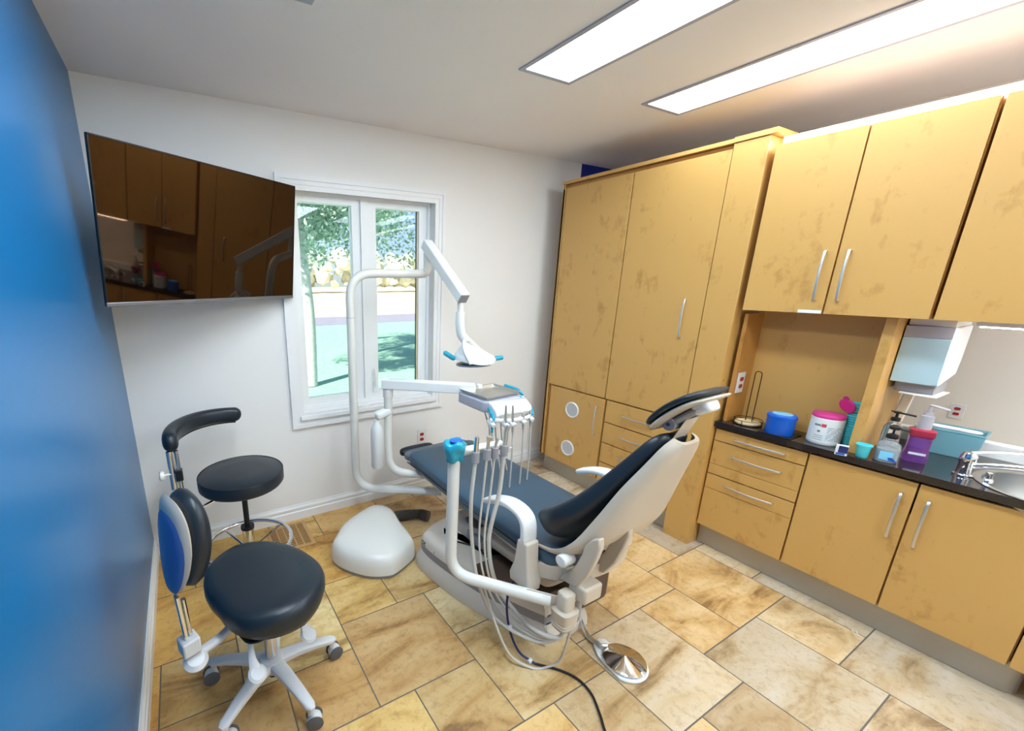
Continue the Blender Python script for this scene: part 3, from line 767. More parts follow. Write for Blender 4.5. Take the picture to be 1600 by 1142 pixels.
    part('pivot_bolt', M['navyink'], pv, lambda bm: lathe(bm, [(.001,-.057),(.006,-.057),(.006,-.0555),(.001,-.0555)], M4=Matrix.Translation(zy(.528,1.102)) @ Matrix.Rotation(PI/2, 4, 'Y'), n=12))
    part('headrest_stem', M['shell'], t, lambda bm: (obox(bm, zy(.55,1.075), V((.04,0,0)), zy(.004,.007)*.6, zy(.02,.05))), bevel=.004)
    # ---- armrests
    for sx in (-1, 1):
        x = sx*.300
        a = part('armrest', M['white'], t, lambda bm: rslab(bm, crv([(x,.05,.612),(x,-.03,.648),(x,-.10,.664),(x,-.165,.655),(x,-.197,.62),(x,-.205,.545)], 6), .038, .014, .02, 4, 24, m=24))
        part('armrest_post', M['beige'], a, lambda bm: rings(bm, [[V((x+w*dx, -.203-.0*z+h*dy, z)) for dx,dy in ((-1,-1),(1,-1),(1,1),(-1,1))] for (w,h,z) in ((.035,.026,.555),(.034,.032,.50),(.032,.04,.44),(.038,.055,.385),(.032,.055,.345))]), bevel=.008, seg=3)
        part('arm_bracket', M['beige'], t, lambda bm: box(bm, min(x, x-sx*.11), max(x, x-sx*.11), -.235, -.17, .36, .40), bevel=.006)
    return t
CH = chair()
chm = Matrix.Translation(CHL) @ Matrix.Rotation(CHR, 4, 'Z')

# ------------------------------------------------------------------ utility box and ribbed hose
def ubox():
    t = thing('utility_box', 'low glossy white floor box with rounded sides beside the chair base', 'utility box', (1.13, -.535, 0), 0)
    pl = [(-.235,-.02),(-.21,-.12),(-.12,-.24),(-.02,-.295),(.05,-.292),(.185,-.225),(.215,-.16),(.225,.0),(.245,.16),(.21,.255),(.12,.275),(-.09,.17),(-.2,.05)]
    P = [V((a,b,0)) for a,b in pl]; n = len(P); out = []
    for i in range(n):
        a, b, c, d = P[i-1], P[i], P[(i+1)%n], P[(i+2)%n]
        for k in range(5):
            u = k/5; out.append(.5*((2*b)+(c-a)*u+(2*a-5*b+4*c-d)*u*u+(3*b-a-3*c+d)*u**3))
    def rg(s, z): return [V((p.x*s+.03*(1-s), p.y*s, z)) for p in out]
    part('foot_frame', M['greyb'], t, lambda bm: rings(bm, [rg(.99,.0015), rg(1.0,.02)]))
    part('cover', M['ivory'], t, lambda bm: rings(bm, [rg(1.004,.0205), rg(.995,.07), rg(.97,.10), rg(.92,.12), rg(.82,.134), rg(.6,.145), rg(.3,.150), rg(.1,.151)]))
    return t
ubox()
def hose_rib():
    pts = crv([(1.325,-.385,.04),(1.40,-.355,.04),(1.48,-.365,.04),(1.56,-.40,.04),(1.60,-.455,.04)], 22)
    rs = [.031+.004*(1 if i % 2 else -1) for i in range(len(pts))]
    tag(part('ribbed_hose', M['hosed'], None, lambda bm: tube(bm, pts, rs, n=16), ang=80), 'dark ribbed hose joining the white floor box to the chair base', 'hose')
hose_rib()

# ------------------------------------------------------------------ stools
def assistant_stool():
    t = thing('assistant_stool', 'round black stool with curved arm bar and chrome foot ring by the window wall', 'stool', (.475, -.452, 0), 0)
    def seat(bm): lathe(bm, [(.001,.552),(.16,.552),(.198,.556),(.206,.566),(.207,.60),(.202,.617),(.188,.624),(.1,.627),(.001,.628)], n=56)
    s = part('seat', M['black'], t, seat)
    part('seat_seam', M['rubber'], s, lambda bm: tube(bm, [(.2035*math.cos(a*PI/24), .2035*math.sin(a*PI/24), .6185) for a in range(48)], .0028, n=6, closed=True))
    part('seat_plate', M['rubber'], t, lambda bm: lathe(bm, [(.001,.536),(.1,.536),(.1,.5515),(.001,.5515)], n=32))
    part('gas_column', M['rubber'], t, lambda bm: lathe(bm, [(.001,.30),(.014,.30),(.014,.515),(.001,.515)], n=20))
    part('column_collar', M['chrome'], t, lambda bm: lathe(bm, [(.001,.5155),(.022,.5155),(.022,.5355),(.001,.5355)], n=20))
    part('collar_ring', M['rubber'], t, lambda bm: lathe(bm, [(.015,.292),(.034,.292),(.034,.308),(.015,.308)], n=20))
    part('column_sleeve', M['chrome'], t, lambda bm: lathe(bm, [(.001,.09),(.029,.09),(.029,.2915),(.001,.2915)], n=24))
    part('foot_ring', M['chrome'], t, lambda bm: tube(bm, [(.218*math.cos(a*PI/32), .218*math.sin(a*PI/32), .205) for a in range(64)], .011, n=12, closed=True))
    for k in range(4):
        a = .5+k*PI/2
        part('ring_spoke', M['chrome'], t, lambda bm: tube(bm, [(.028*math.cos(a), .028*math.sin(a), .16), (.21*math.cos(a), .21*math.sin(a), .203)], .0065, n=8))
    for k in range(5):
        a = .2+k*2*PI/5; c, s_ = math.cos(a), math.sin(a)
        l = part('leg', M['chrome'], t, lambda bm: tube(bm, [(.025*c,.025*s_,.115),(.12*c,.12*s_,.098),(.235*c,.235*s_,.07)], [(.017,.013),(.015,.011),(.011,.009)], n=10, e=3))
        part('caster', M['rubber'], l, lambda bm: [lathe(bm, [(.001,-.018),(.018,-.018),(.024,-.012),(.024,-.004),(.008,-.002),(.008,.002),(.024,.004),(.024,.012),(.018,.018),(.001,.018)], M4=Matrix.Translation((.24*c,.24*s_,.0255)) @ Matrix.Rotation(a+PI/2, 4, 'Z') @ Matrix.Rotation(PI/2, 4, 'Y'), n=20), tube(bm, [(.235*c,.235*s_,.045),(.235*c,.235*s_,.066)], .008, n=8)])
    # arm bar
    ax, ay = -.285, -.055
    part('arm_strut', M['chrome'], t, lambda bm: tube(bm, fillet([(-.05,-.01,.528),(ax+.03,ay,.475),(ax,ay,.50),(ax,ay,.70)], .03), .0105, n=10))
    part('arm_post', M['chrome'], t, lambda bm: (tube(bm, [(ax-.012,ay,.62),(ax-.012,ay,.808)], (.009,.016), n=12, e=4), tube(bm, [(ax+.014,ay-.002,.58),(ax+.014,ay-.002,.808)], .009, n=12)))
    part('post_clamp', M['rubber'], t, lambda bm: box(bm, ax-.002, ax+.028, ay-.018, ay+.016, .66, .715), bevel=.004)
    part('clamp_knob', M['ivory'], t, lambda bm: (lathe(bm, [(.001,-.01),(.018,-.01),(.022,-.004),(.022,.006),(.016,.012),(.001,.012)], M4=Matrix.Translation((ax-.055, ay-.01, .70)) @ Matrix.Rotation(-PI/2, 4, 'Y'), n=18), tube(bm, [(ax-.046,ay-.01,.70),(ax-.02,ay-.004,.70)], .005, n=8)))
    pts = []
    US = [0,.005,.015,.03,.05]+[.08+.86*q/18 for q in range(19)]+[.955,.975,.987,.995,1]
    for k in US:
        a = math.radians(196-118*k); r = .293-.03*k
        pts.append(V((r*math.cos(a), r*math.sin(a)*1.0, .845+.012*math.sin(k*PI))))
    def arm(bm):
        n = len(pts); rr = []
        for k in range(n):
            u = US[k]; q = 1
            if u < .08: q = math.sqrt(1-((.08-u)/.08)**2*.98)
            if u > .94: q = math.sqrt(1-((u-.94)/.06)**2*.98)
            rr.append(((.034-.006*u)*q, (.046-.008*u)*q))
        tube(bm, pts, rr, n=24, e=2.6, up=(0,0,1))
    part('arm_pad', M['black'], t, arm)
    part('arm_pad_backing', M['chrome'], t, lambda bm: tube(bm, [p+V((0,0,-.049+.007*US[i])) for i, p in enumerate(pts)][4:24], (.016,.003), n=8, e=4, up=(0,0,1)))
    return t
assistant_stool()
def operator_stool():
    t = thing('operator_stool', 'black saddle-seat stool with blue-backed backrest and grey five-arm castor base in the foreground', 'stool', (.447, -1.175, 0), math.radians(20))
    def seat(bm):
        n = 56; rs = []
        def outl(s, z, dz=0):
            r = []
            for k in range(n):
                a = 2*PI*k/n; ca, sa = math.cos(a), math.sin(a)
                x = .205*math.copysign(abs(ca)**.86, ca); y = .248*math.copysign(abs(sa)**.86, sa)
                y *= 1-.20*(x/.205 if x > 0 else -.28*x/.205)
                if x < 0: x *= 1-.10*(1-abs(y)/.248)
                zz = z+dz*(abs(y)/.248)**2-s*s*(.012 if x > 0 else 0)*(max(x,0)/.205)**2*2*(1 if dz else 0)
                r.append(V((x*s+.01, y*s, zz+(dz*((abs(y)*s/.248)**2-(abs(y)/.248)**2)))))
            return r
        rings(bm, [outl(.3,.433), outl(.88,.433), outl(.97,.440), outl(1.0,.463), outl(1.0,.488,.014), outl(.975,.506,.014), outl(.92,.517,.014), outl(.8,.522,.014), outl(.6,.523,.014), outl(.35,.523,.014), outl(.12,.523,.014), outl(.02,.523,.014)])
    part('seat', M['black'], t, seat, ang=70)
    part('seat_pan', M['rubber'], t, lambda bm: rslab(bm, [(-.15,0,.416),(.15,0,.416)], .17, .008, .05, 4, 28, lat=(0,1,0)))
    part('mechanism', M['grey'], t, lambda bm: box(bm, -.11, .07, -.05, .05, .375, .4075), bevel=.008)
    for (x, y, dx, dy) in ((-.11,-.05,-.03,-.10), (.055,-.05,.005,-.095)):
        part('lever_paddle', M['stoolgrey'], t, lambda bm: (tube(bm, crv([(x,y,.392),(x+dx*.4,y+dy*.6,.385),(x+dx,y+dy,.352),(x+dx*1.1,y+dy*1.25,.325)], 5), [(.009+.011*max(0,(i-7)/8), .007) for i in range(16)], n=12, e=2.6), lathe(bm, [(.001,-.006),(.022,-.006),(.03,0),(.022,.007),(.001,.007)], M4=Matrix.Translation((x+dx*1.1, y+dy*1.35, .322)) @ Matrix.Rotation(.5, 4, 'X'), n=20)))
    part('gas_column', M['chrome'], t, lambda bm: lathe(bm, [(.001,.15),(.025,.15),(.025,.27),(.0245,.2705),(.018,.272),(.018,.3745),(.001,.3745)], n=24))
    part('hub', M['stoolgrey'], t, lambda bm: lathe(bm, [(.001,.085),(.036,.085),(.046,.11),(.042,.145),(.03,.1495),(.001,.1495)], n=28))
    part('column_foot', M['rubber'], t, lambda bm: lathe(bm, [(.001,.055),(.016,.055),(.018,.0845),(.001,.0845)], n=20))
    for k in range(5):
        a = math.radians(-20+3+72*k); c, s_ = math.cos(a), math.sin(a); R_ = .245
        l = part('leg', M['stoolgrey'], t, lambda bm: (tube(bm, [(.03*c,.03*s_,.122),(.10*c,.10*s_,.122),(.18*c,.18*s_,.110),(R_*c,R_*s_,.094),((R_+.016)*c,(R_+.016)*s_,.090)], [(.030,.018),(.026,.016),(.022,.013),(.019,.012),(.010,.009)], n=14, e=3.2), tube(bm, [(R_*c,R_*s_,.055),(R_*c,R_*s_,.088)], .011, n=12)))
        yaw = a+[.1,1.4,.6,2.3,1.0][k]
        W4 = Matrix.Translation((R_*c, R_*s_, .0)) @ Matrix.Rotation(yaw, 4, 'Z') @ Matrix.Translation((.012,0,.0305)) @ Matrix.Rotation(PI/2, 4, 'X')
        w = part('caster', M['stoolgrey'], l, lambda bm: lathe(bm, [(.001,-.015),(.024,-.015),(.026,-.007),(.026,.007),(.024,.015),(.001,.015)], M4=W4, n=28))
        for z0, z1 in ((-.024,-.0155), (.0155,.024)):
            part('tyre', M['dgrey'], w, lambda bm: lathe(bm, [(.001,z0),(.026,z0),(.030,z0+.002),(.030,z1-.002),(.026,z1),(.001,z1)], M4=W4, n=28))
    # backrest on a chrome post
    part('back_bracket', M['stoolgrey'], t, lambda bm: (tube(bm, crv([(-.10,.0,.392),(-.19,-.01,.372),(-.262,-.015,.378),(-.275,-.015,.43)], 6), (.017,.013), n=12, e=3), box(bm, -.305, -.25, -.045, .012, .40, .455)), bevel=.006)
    part('adjust_knob', M['stoolgrey'], t, lambda bm: lathe(bm, [(.001,0),(.034,.003),(.038,.016),(.026,.028),(.001,.03)], M4=Matrix.Translation((-.272,-.03,.358)) @ Matrix.Rotation(.4, 4, 'X') , n=24))
    part('back_post', M['chrome'], t, lambda bm: (tube(bm, [(-.282,-.017,.40),(-.291,-.017,.62)], (.012,.006), n=12, e=4), tube(bm, [(-.268,-.017,.42),(-.274,-.017,.60)], .007, n=10)))
    def bk(th0, th1, s, zc=.79, H_=.158, bul=.0, wf=1):
        def f(bm):
            rs = []; n = 40; m = 12
            # shield: grid over (v,w) with thickness along x
            for j in range(-m, m+1):
                v = j/m
                pass
            ring = []
            for k in range(n):
                a = 2*PI*k/n; ca, sa = math.cos(a), math.sin(a)
                y = .108*math.copysign(abs(ca)**.8, ca); z = H_*math.copysign(abs(sa)**.85, sa)
                y *= (1+.05*(z/H_)) if z > 0 else (1+.22*(z/H_))
                ring.append((y, z))
            def surf(q, xo, dep):
                out = []
                for (y, z) in ring:
                    yy, zz = y*q*s, z*q*s
                    x = xo+.030*(abs(yy)/.15)**2+dep+.012*(zz/H_)
                    out.append(V((x, yy, zc+zz)))
                return out
            rows = []
            for q, d in ((.04, th0), (.5, th0), (.8, th0+(th1-th0)*.06), (.93, th0+(th1-th0)*.2), (1.0, th0+(th1-th0)*.5), (.93, th0+(th1-th0)*.8), (.8, th0+(th1-th0)*.95), (.5, th1), (.04, th1)):
                rows.append(surf(q, -.255, d))
            rings(bm, rows)
        return f
    bb = part('backrest_cushion', M['black'], t, bk(-.012, .058, 1.0), ang=70)
    part('backrest_rim', M['beige'], t, bk(-.034, -.006, .985), ang=70)
    part('backrest_panel', M['blueshell'], t, bk(-.042, -.022, .86, zc=.768), ang=70)
    return t
operator_stool()

# ------------------------------------------------------------------ floor register
def register():
    t = thing('floor_register', 'wooden floor vent grille set in the tiles at the window wall', 'floor vent', (.735, -.195, 0))
    def fr(bm):
        a, b, w = .128, .145, .022
        box(bm, -a, a, b-w, b, .0005, .006); box(bm, -a, a, -b, -b+w, .0005, .006)
        box(bm, -a, -a+w, -b+w, b-w, .0005, .006); box(bm, a-w, a, -b+w, b-w, .0005, .006)
        for k in range(4): x = -.106+.0425*(k+1); box(bm, x-.003, x+.003, -.123, .123, .0005, .0055)
        for k in range(14): y = -.123+.0176*(k+.5)+.002; box(bm, -.106, .106, y-.004, y+.003, .0005, .0045)
    part('grille', M['vent'], t, fr, smooth=False)
    P_box('dark_well', M['vdark'], t, (-.106, .106, -.123, .123, .0001, .0005), bevel=0, smooth=False)
register()

# ------------------------------------------------------------------ dental operating light on its pole
def oplight():
    x, y = 1.171, -.25
    t = thing('operating_light', 'dental operating light with blue-wrapped handles on a tall white bent pole', 'dental light', (x, y, 0))
    L = lambda a, b, c: (a-x, b-y, c)
    part('pole', M['tube'], t, lambda bm: tube(bm, fillet([L(1.60,-.60,.292), L(x,y,.262), L(x,y,1.598), L(1.684,-.25,1.598), L(1.686,-.25,1.71)], .14, 10)[:-8]+fillet([L(1.60,-.25,1.598), L(1.686,-.25,1.598), L(1.686,-.25,1.72)], .05, 6)[1:], .0255, n=18))
    part('pole_joint', M['greyb'], t, lambda bm: tube(bm, [L(x,y,1.35), L(x,y,1.352)], .0262, n=18))
    a = V(L(1.683,-.235,1.775)); b = V(L(1.690,-.635,1.462)); d = (b-a).normalized()
    X = V((.030,0,0)); N = d.cross(V((1,0,0))).normalized()*.030
    arm = part('spring_arm', M['white'], t, lambda bm: obox(bm, (a+b)/2, (b-a)/2, X, N), bevel=.006, seg=3)
    part('arm_end_cap', M['grey'], arm, lambda bm: obox(bm, b+d*.002, d*.0025, X*.9, N*.9), bevel=.002)
    part('swivel', M['ivory'], t, lambda bm: tube(bm, [L(1.690,-.605,1.455), L(1.690,-.61,1.385)], .018, n=14))
    part('drop_tube', M['white'], t, lambda bm: tube(bm, crv([L(1.690,-.61,1.388), L(1.688,-.61,1.33), L(1.700,-.61,1.265), L(1.735,-.61,1.225)], 6), .0265, n=16))
    hc = V(L(1.80,-.61,1.125))
    # white contoured lamp head: wide low shell
    def head(bm):
        rs = []; n = 36
        for q, z in ((.05,.078),(.25,.074),(.5,.058),(.75,.03),(.93,0),(1,-.02),(.985,-.034),(.9,-.036),(.05,-.036)):
            r = []
            for k in range(n):
                a_ = 2*PI*k/n; ca, sa = math.cos(a_), math.sin(a_)
                px, py = .135*ca*(1-.12*sa), .098*sa
                lift = -.045*(px/.135)*.28
                p = V((px*q-.035*(1-q), py*q+.03*(1-q), z+lift+.018*abs(ca)**2*(1 if z < .01 else 0)))
                r.append(hc+p)
            rs.append(r)
        rings(bm, rs)
    h = part('lamp_head', M['white'], t, head, ang=60)
    part('lamp_lens', M['film'], h, lambda bm: rings(bm, [[hc+V((.115*math.cos(2*PI*k/32)*s, .082*math.sin(2*PI*k/32)*s, z)) for k in range(32)] for s, z in ((1,-.0375),(1,-.046),(.5,-.052),(.05,-.053))]))
    part('yoke', M['white'], t, lambda bm: tube(bm, crv([hc+V((-.085,-.085,-.02)), hc+V((-.108,-.05,.055)), hc+V((-.07,0,.11)), hc+V((0,.04,.085)), hc+V((.075,.055,.03))], 7), (.017,.011), n=12))
    for s_, n_ in ((-1, 'handle'), (1, 'handle')):
        p = hc+V((s_*.135,-.01*s_,-.012-.010*s_)); q = hc+V((s_*.205,-.012*s_,.012-.03*s_))
        part(n_, M['teal'], t, lambda bm: tube(bm, [p, p.lerp(q,.15), q-(q-p)*.08, q], [.011,.0145,.0145,.008], n=12))
oplight()

# ------------------------------------------------------------------ delivery unit
def delivery():
    x, y = 1.31, -.45
    t = thing('delivery_unit', 'dental delivery unit with white arm, hanging instruments and water bottle behind the seat foot', 'dental delivery unit', (x, y, 0))
    L = lambda a, b, c: V((a-x, b-y, c))
    part('post', M['tube'], t, lambda bm: tube(bm, fillet([L(1.64,-.60,.38), L(1.56,-.565,.395), L(x,y,.43), L(x,y,.905)], .11, 10), .0245, n=16))
    part('post_sleeve', M['tube'], t, lambda bm: tube(bm, [L(x,y,.905), L(x,y,.955)], .029, n=16))
    part('post_cover', M['grey'], t, lambda bm: rslab(bm, [L(1.46,-.53,.425), L(1.64,-.60,.395)], lambda u: .024+.01*u, .012, .02, 3, 20, lat=(.3,-.9,0)))
    a = L(1.285,-.43,.985); b = L(1.70,-.765,.978); d = (b-a).normalized(); sd = V((0,0,1)).cross(d).normalized()
    part('beam', M['white'], t, lambda bm: obox(bm, (a+b)/2, (b-a)/2, sd*.03, V((0,0,.028))), bevel=.006, seg=3)
    part('bottle_bracket', M['white'], t, lambda bm: rslab(bm, [L(1.225,-.455,.80), L(1.325,-.448,.825)], .028, .021, .02, 5, 20, lat=(0,1,0)))
    part('water_bottle', mat('milky_bottle', (232,232,230), .3, trans=.1), t, lambda bm: lathe(bm, [(.001,.478),(.030,.478),(.036,.488),(.037,.70),(.034,.728),(.022,.752),(.015,.765),(.015,.779),(.001,.779)], tuple(L(1.232,-.455,0)), n=28))
    # control head
    hx, hy, hz = 1.742, -.862, .93
    h0 = L(hx, hy, 0)
    part('control_head', M['lampframe'], t, lambda bm: prism(bm, [(-.135,.13),(.125,.16),(.14,-.10),(.12,-.13),(-.11,-.115),(-.135,-.08)], .905, .962, f=lambda p, z: (h0.x+p[0], h0.y+p[1], z)), bevel=.008, seg=3)
    part('head_fascia', M['white'], t, lambda bm: rings(bm, [[h0+V((xx, yy, zz)) for (yy, zz) in ((-.10,.964),(-.125,.958),(-.165,.930),(-.175,.905),(-.165,.893),(-.10,.893))] for xx in (-.112,-.06,0,.06,.125)]), bevel=.006, seg=3, ang=50)
    part('holder_bar', M['white'], t, lambda bm: tube(bm, crv([h0+V((-.135,-.15,.885)), h0+V((-.05,-.19,.878)), h0+V((.06,-.19,.874)), h0+V((.15,-.155,.872))], 6), (.008,.012), n=10))
    cols = [(-.125,-.155),(-.07,-.195),(-.03,-.20),(.045,-.195),(.115,-.175)]
    ends = [(.62,0),(.68,0),(.36,1),(.33,1),(.30,1)]
    for i, (dx, dy) in enumerate(cols):
        c = h0+V((dx, dy, .868))
        hd = part('instrument_holder', M['white'], t, lambda bm: (tube(bm, [c+V((0,-.02,-.012)), c+V((0,.03,.004))], .0125, n=14), box(bm, c.x-.010, c.x+.010, c.y+.0, c.y+.026, c.z-.016, c.z+.014)), bevel=.003)
        tall = (.03,.075,.07,.02,.02)[i]
        hp = part('handpiece', M['teal'] if i in (0,) else M['nickel'], t, lambda bm: tube(bm, [c+V((0,-.006,-.05)), c+V((0,-.002,-.01)), c+V((0,.002,.02)), c+V((-.002,.004,.02+tall))], [.0055,.0075,.0075,.0045], n=12))
        if i == 0: pass
        z1, loop = ends[i]
        p0 = c+V((0,-.008,-.05))
        if loop:
            pts = crv([p0, p0+V((0,-.004,-.18)), V((p0.x+.005, p0.y+.01, z1+.03)), V((p0.x+.01, p0.y+.06, z1)), V((p0.x+.006, p0.y+.11, z1+.06)), V((h0.x+dx*.6, h0.y-.02, .70)), V((h0.x+dx*.5, h0.y, .906))], 8)
        else:
            pts = crv([p0, p0+V((.01,-.0,-.10)), V((p0.x+.03, p0.y-.01, z1+.06)), V((p0.x+.055-.03*i, p0.y+.02, z1+.035)), V((p0.x+.06, p0.y+.06, z1+.12)), V((h0.x+dx*.6, h0.y-.02, .907))], 8)
        part('hose', M['hose'], hp, lambda bm: tube(bm, pts, .0042, n=8))
    # blue-wrapped grip handles of the head
    part('grip_handle', M['teal'], t, lambda bm: tube(bm, crv([h0+V((-.112,-.115,.935)), h0+V((-.118,-.14,.91)), h0+V((-.120,-.165,.882))], 4), [.010]*8+[.006], n=10))
    part('grip_handle', M['teal'], t, lambda bm: tube(bm, crv([h0+V((.135,.06,.985)), h0+V((.155,-.02,.975)), h0+V((.16,-.06,.955))], 4), [.010]*8+[.006], n=10))
    part('syringe_sleeve', M['teal'], t, lambda bm: tube(bm, crv([h0+V((.10,-.10,.962)), h0+V((.12,-.15,.93)), h0+V((.125,-.185,.88))], 4), [.008]*8+[.005], n=10))
    return h0+V((x,y,0))
delivery()
def tray():
    t = thing('instrument_tray', 'shallow stainless instrument tray resting on the delivery unit', 'tray', (1.742, -.838, .9635), math.radians(4))
    def f(bm):
        a, b = .118, .102
        rs = []
        for s, z in ((0,.0),(0,.018),(.006,.020),(.006,.0185),(.0015,.0165),(-.006,.0035)):
            rs.append([V((sx*(a+s+(.0 if z else -.008)), sy*(b+s+(.0 if z else -.008)), z)) for sx, sy in ((-1,-1),(1,-1),(1,1),(-1,1))])
        rings(bm, rs)
    part('pan', M['nickel'], t, f, bevel=.003)
    P_box('clip', M['white'], t, (-.005, .02, .085, .108, .008, .030), bevel=.002)
tray()

# ------------------------------------------------------------------ assistant's arm with suction hoses
def assist():
    x, y = 1.182, -1.318
    t = thing('suction_arm', 'white suction arm post with blue-wrapped top and hanging suction hoses at the chair side', 'suction arm', (x, y, 0))
    L = lambda a, b, c: V((a-x, b-y, c))
    part('arm_tube', M['tube'], t, lambda bm: tube(bm, fillet([L(1.44,-1.635,.352), L(1.36,-1.54,.352), L(x,y,.352), L(x,y,.895)], .10, 10), .0245, n=18))
    part('arm_socket', M['beige'], t, lambda bm: rslab(bm, [L(1.385,-1.565,.355), L(1.47,-1.665,.352)], lambda u: .026+.012*u, lambda u: .026+.004*u, .02, 4, 22, lat=(.76,-.65,0)))
    part('valve_block', M['cream'] if False else M['shell'], t, lambda bm: rings(bm, [[L(1.478,-1.675,z)+V((r*math.copysign(abs(math.cos(2*PI*k/24))**.6, math.cos(2*PI*k/24)), r*.9*math.copysign(abs(math.sin(2*PI*k/24))**.6, math.sin(2*PI*k/24)), 0)) for k in range(24)] for r, z in ((.022,.24),(.04,.25),(.043,.262),(.04,.266),(.044,.275),(.041,.28),(.045,.29),(.043,.30),(.047,.31),(.047,.33),(.030,.335),(.030,.40),(.026,.405))]), ang=50)
    for k in range(3):
        part('side_fitting', M['shell'], t, lambda bm: tube(bm, [L(1.50,-1.665,.345+.018*k), L(1.565,-1.645,.352+.018*k)], [.010,.012], n=12))
    # support back to the chair
    part('support_link', M['shell'], t, lambda bm: tube(bm, [L(1.50,-1.67,.345), L(1.545,-1.672,.372)], .014, n=12))
    # head wrapped in blue film + bar
    part('wrap', M['teal'], t, lambda bm: rings(bm, [[L(x,y,z)+V((r*(1+.10*math.sin(5*a_+z*90))*math.cos(a_), r*(1+.12*math.cos(4*a_+z*60))*math.sin(a_), .006*math.sin(3*a_))) for a_ in [2*PI*k/28 for k in range(28)]] for r, z in ((.024,.873),(.034,.88),(.036,.90),(.040,.918),(.046,.93),(.045,.948),(.036,.957),(.02,.955))]), ang=70)
    part('keypad', M['bluep'], t, lambda bm: rings(bm, [[L(x+.004,y-.004,z)+V((r*math.cos(2*PI*k/20), r*.75*math.sin(2*PI*k/20), 0)) for k in range(20)] for r, z in ((.028,.957),(.027,.9605),(.001,.961))]))
    bz = .905
    part('holder_bar', M['tube'], t, lambda bm: tube(bm, [L(1.20,-1.318,bz), L(1.30,-1.33,bz+.003), L(1.395,-1.345,bz+.006)], .019, n=16))
    spec = [(1.245,.010,.055,'grey',.012), (1.302,.007,.045,'steel',.007), (1.340,.0065,.03,'nickel',.0075), (1.388,.0095,.075,'grey',.0145)]
    tgt = [(1.405,-1.165),(1.418,-1.205),(1.425,-1.235),(1.405,-1.27)]
    for i, (hx, r, up, mm, hr) in enumerate(spec):
        hy = -1.372
        hd = part('tip_holder', M['grey'], t, lambda bm: tube(bm, [L(hx,hy,bz-.03), L(hx,hy,bz+.014)], .0155, n=14))
        s = part('suction_tip', M['nickel'] if i else M['chrome'], t, lambda bm: tube(bm, [L(hx,hy,bz-.028), L(hx,hy,bz+.0), L(hx+.001*i,hy-.002,bz+up), L(hx+.004*i,hy-.004,bz+up+.022)], [r*.9,r,r,r*(.9 if i != 1 else 1.9)], n=12))
        # hoses: drop, sag under the arm and come back to the valve block
        gx, gy = [(1.262,-1.345),(1.295,-1.35),(1.315,-1.36),(1.335,-1.365)][i]
        pts = crv([L(hx,hy,bz-.03), L(hx-.008,hy+.004,bz-.20), L(gx,gy-.01,.50), L(gx+.03,gy-.03,.30), L(gx+.08,gy-.10,.15+.012*i), L(1.41,-1.60,.14+.018*i), L(1.455,-1.68,.205), L(1.47,-1.69,.262)], 9)
        part('hose', M['hose'], s, lambda bm: tube(bm, pts, hr*.64, n=12))
    return t
assist()
# thin drain tube sagging to the floor under the arm (part of nothing else)
tag(part('drain_tube', M['hose'], None, lambda bm: tube(bm, crv([(1.30,-1.40,.30),(1.315,-1.47,.16),(1.34,-1.54,.05),(1.40,-1.60,.008),(1.455,-1.63,.007),(1.50,-1.665,.06),(1.492,-1.70,.235)], 8), .005, n=8)), 'thin cream tube sagging to the floor in a loop behind the chair base', 'tube')
def cord():
    t = thing('power_cord', 'dark navy cord hanging from the chair and running over the tiles to the front edge', 'cord', (1.47,-1.60,0))
    o = V((1.47,-1.60,0))
    part('upper_cord', M['cable'], t, lambda bm: tube(bm, crv([V(p)-o for p in ((1.50,-1.49,.40),(1.44,-1.47,.37),(1.385,-1.46,.27),(1.37,-1.49,.15),(1.385,-1.545,.05),(1.43,-1.60,.012))], 8), .0052, n=8))
    part('floor_cord', M['cabled'], t, lambda bm: tube(bm, crv([V(p)-o for p in ((1.43,-1.60,.0115),(1.50,-1.665,.006),(1.535,-1.73,.006),(1.53,-1.80,.006),(1.49,-1.87,.006),(1.44,-1.95,.006),(1.42,-2.1,.006))], 8), .005, n=8))
    for p in ((1.388,-1.458,.275),(1.371,-1.497,.14),(1.415,-1.585,.02)):
        part('cord_clip', M['white'], t, lambda bm: box(bm, p[0]-o.x-.009, p[0]-o.x+.009, p[1]-o.y-.008, p[1]-o.y+.008, p[2]-.007, p[2]+.007), bevel=.002)
cord()
def pedal():
    t = thing('foot_control', 'round polished chrome foot pedal with coiled metal cord on the tiles', 'foot pedal', (1.765, -1.765, 0), 0)
    def plate(bm):
        pl = [(.097*math.cos(a), .097*math.sin(a)) for a in [math.radians(x) for x in range(-150, 76, 10)]]
        pl += [(.035,.115),(.02,.128),(-.02,.128),(-.04,.11),(-.07,.067)]
        rings(bm, [[V((px*s, py*s, z)) for px, py in pl] for s, z in ((.98,.0006),(1,.005),(1,.009),(.97,.012))])
    part('base_plate', M['white'], t, plate)
    part('disc', M['chrome'], t, lambda bm: lathe(bm, [(.001,.0125),(.078,.0125),(.084,.018),(.084,.022),(.070,.028),(.006,.044),(.001,.045)], (.004,-.004,0), n=48), ang=12)
    part('lever', M['nickel'], t, lambda bm: tube(bm, crv([(-.02,.10,.02),(-.03,.085,.032),(-.005,.075,.03)], 5), .007, n=10))
    part('cord', M['nickel'], t, lambda bm: (tube(bm, crv([(-.015,.105,.02),(-.02,.14,.016),(.0,.19,.02),(.008,.25,.10),(-.02,.25,.2),(-.06,.22,.30)], 8), .0055, n=8), tube(bm, crv([(-.02,.102,.02),(-.03,.13,.012),(-.02,.18,.012),(-.005,.235,.07)], 8), .004, n=8)))
pedal()
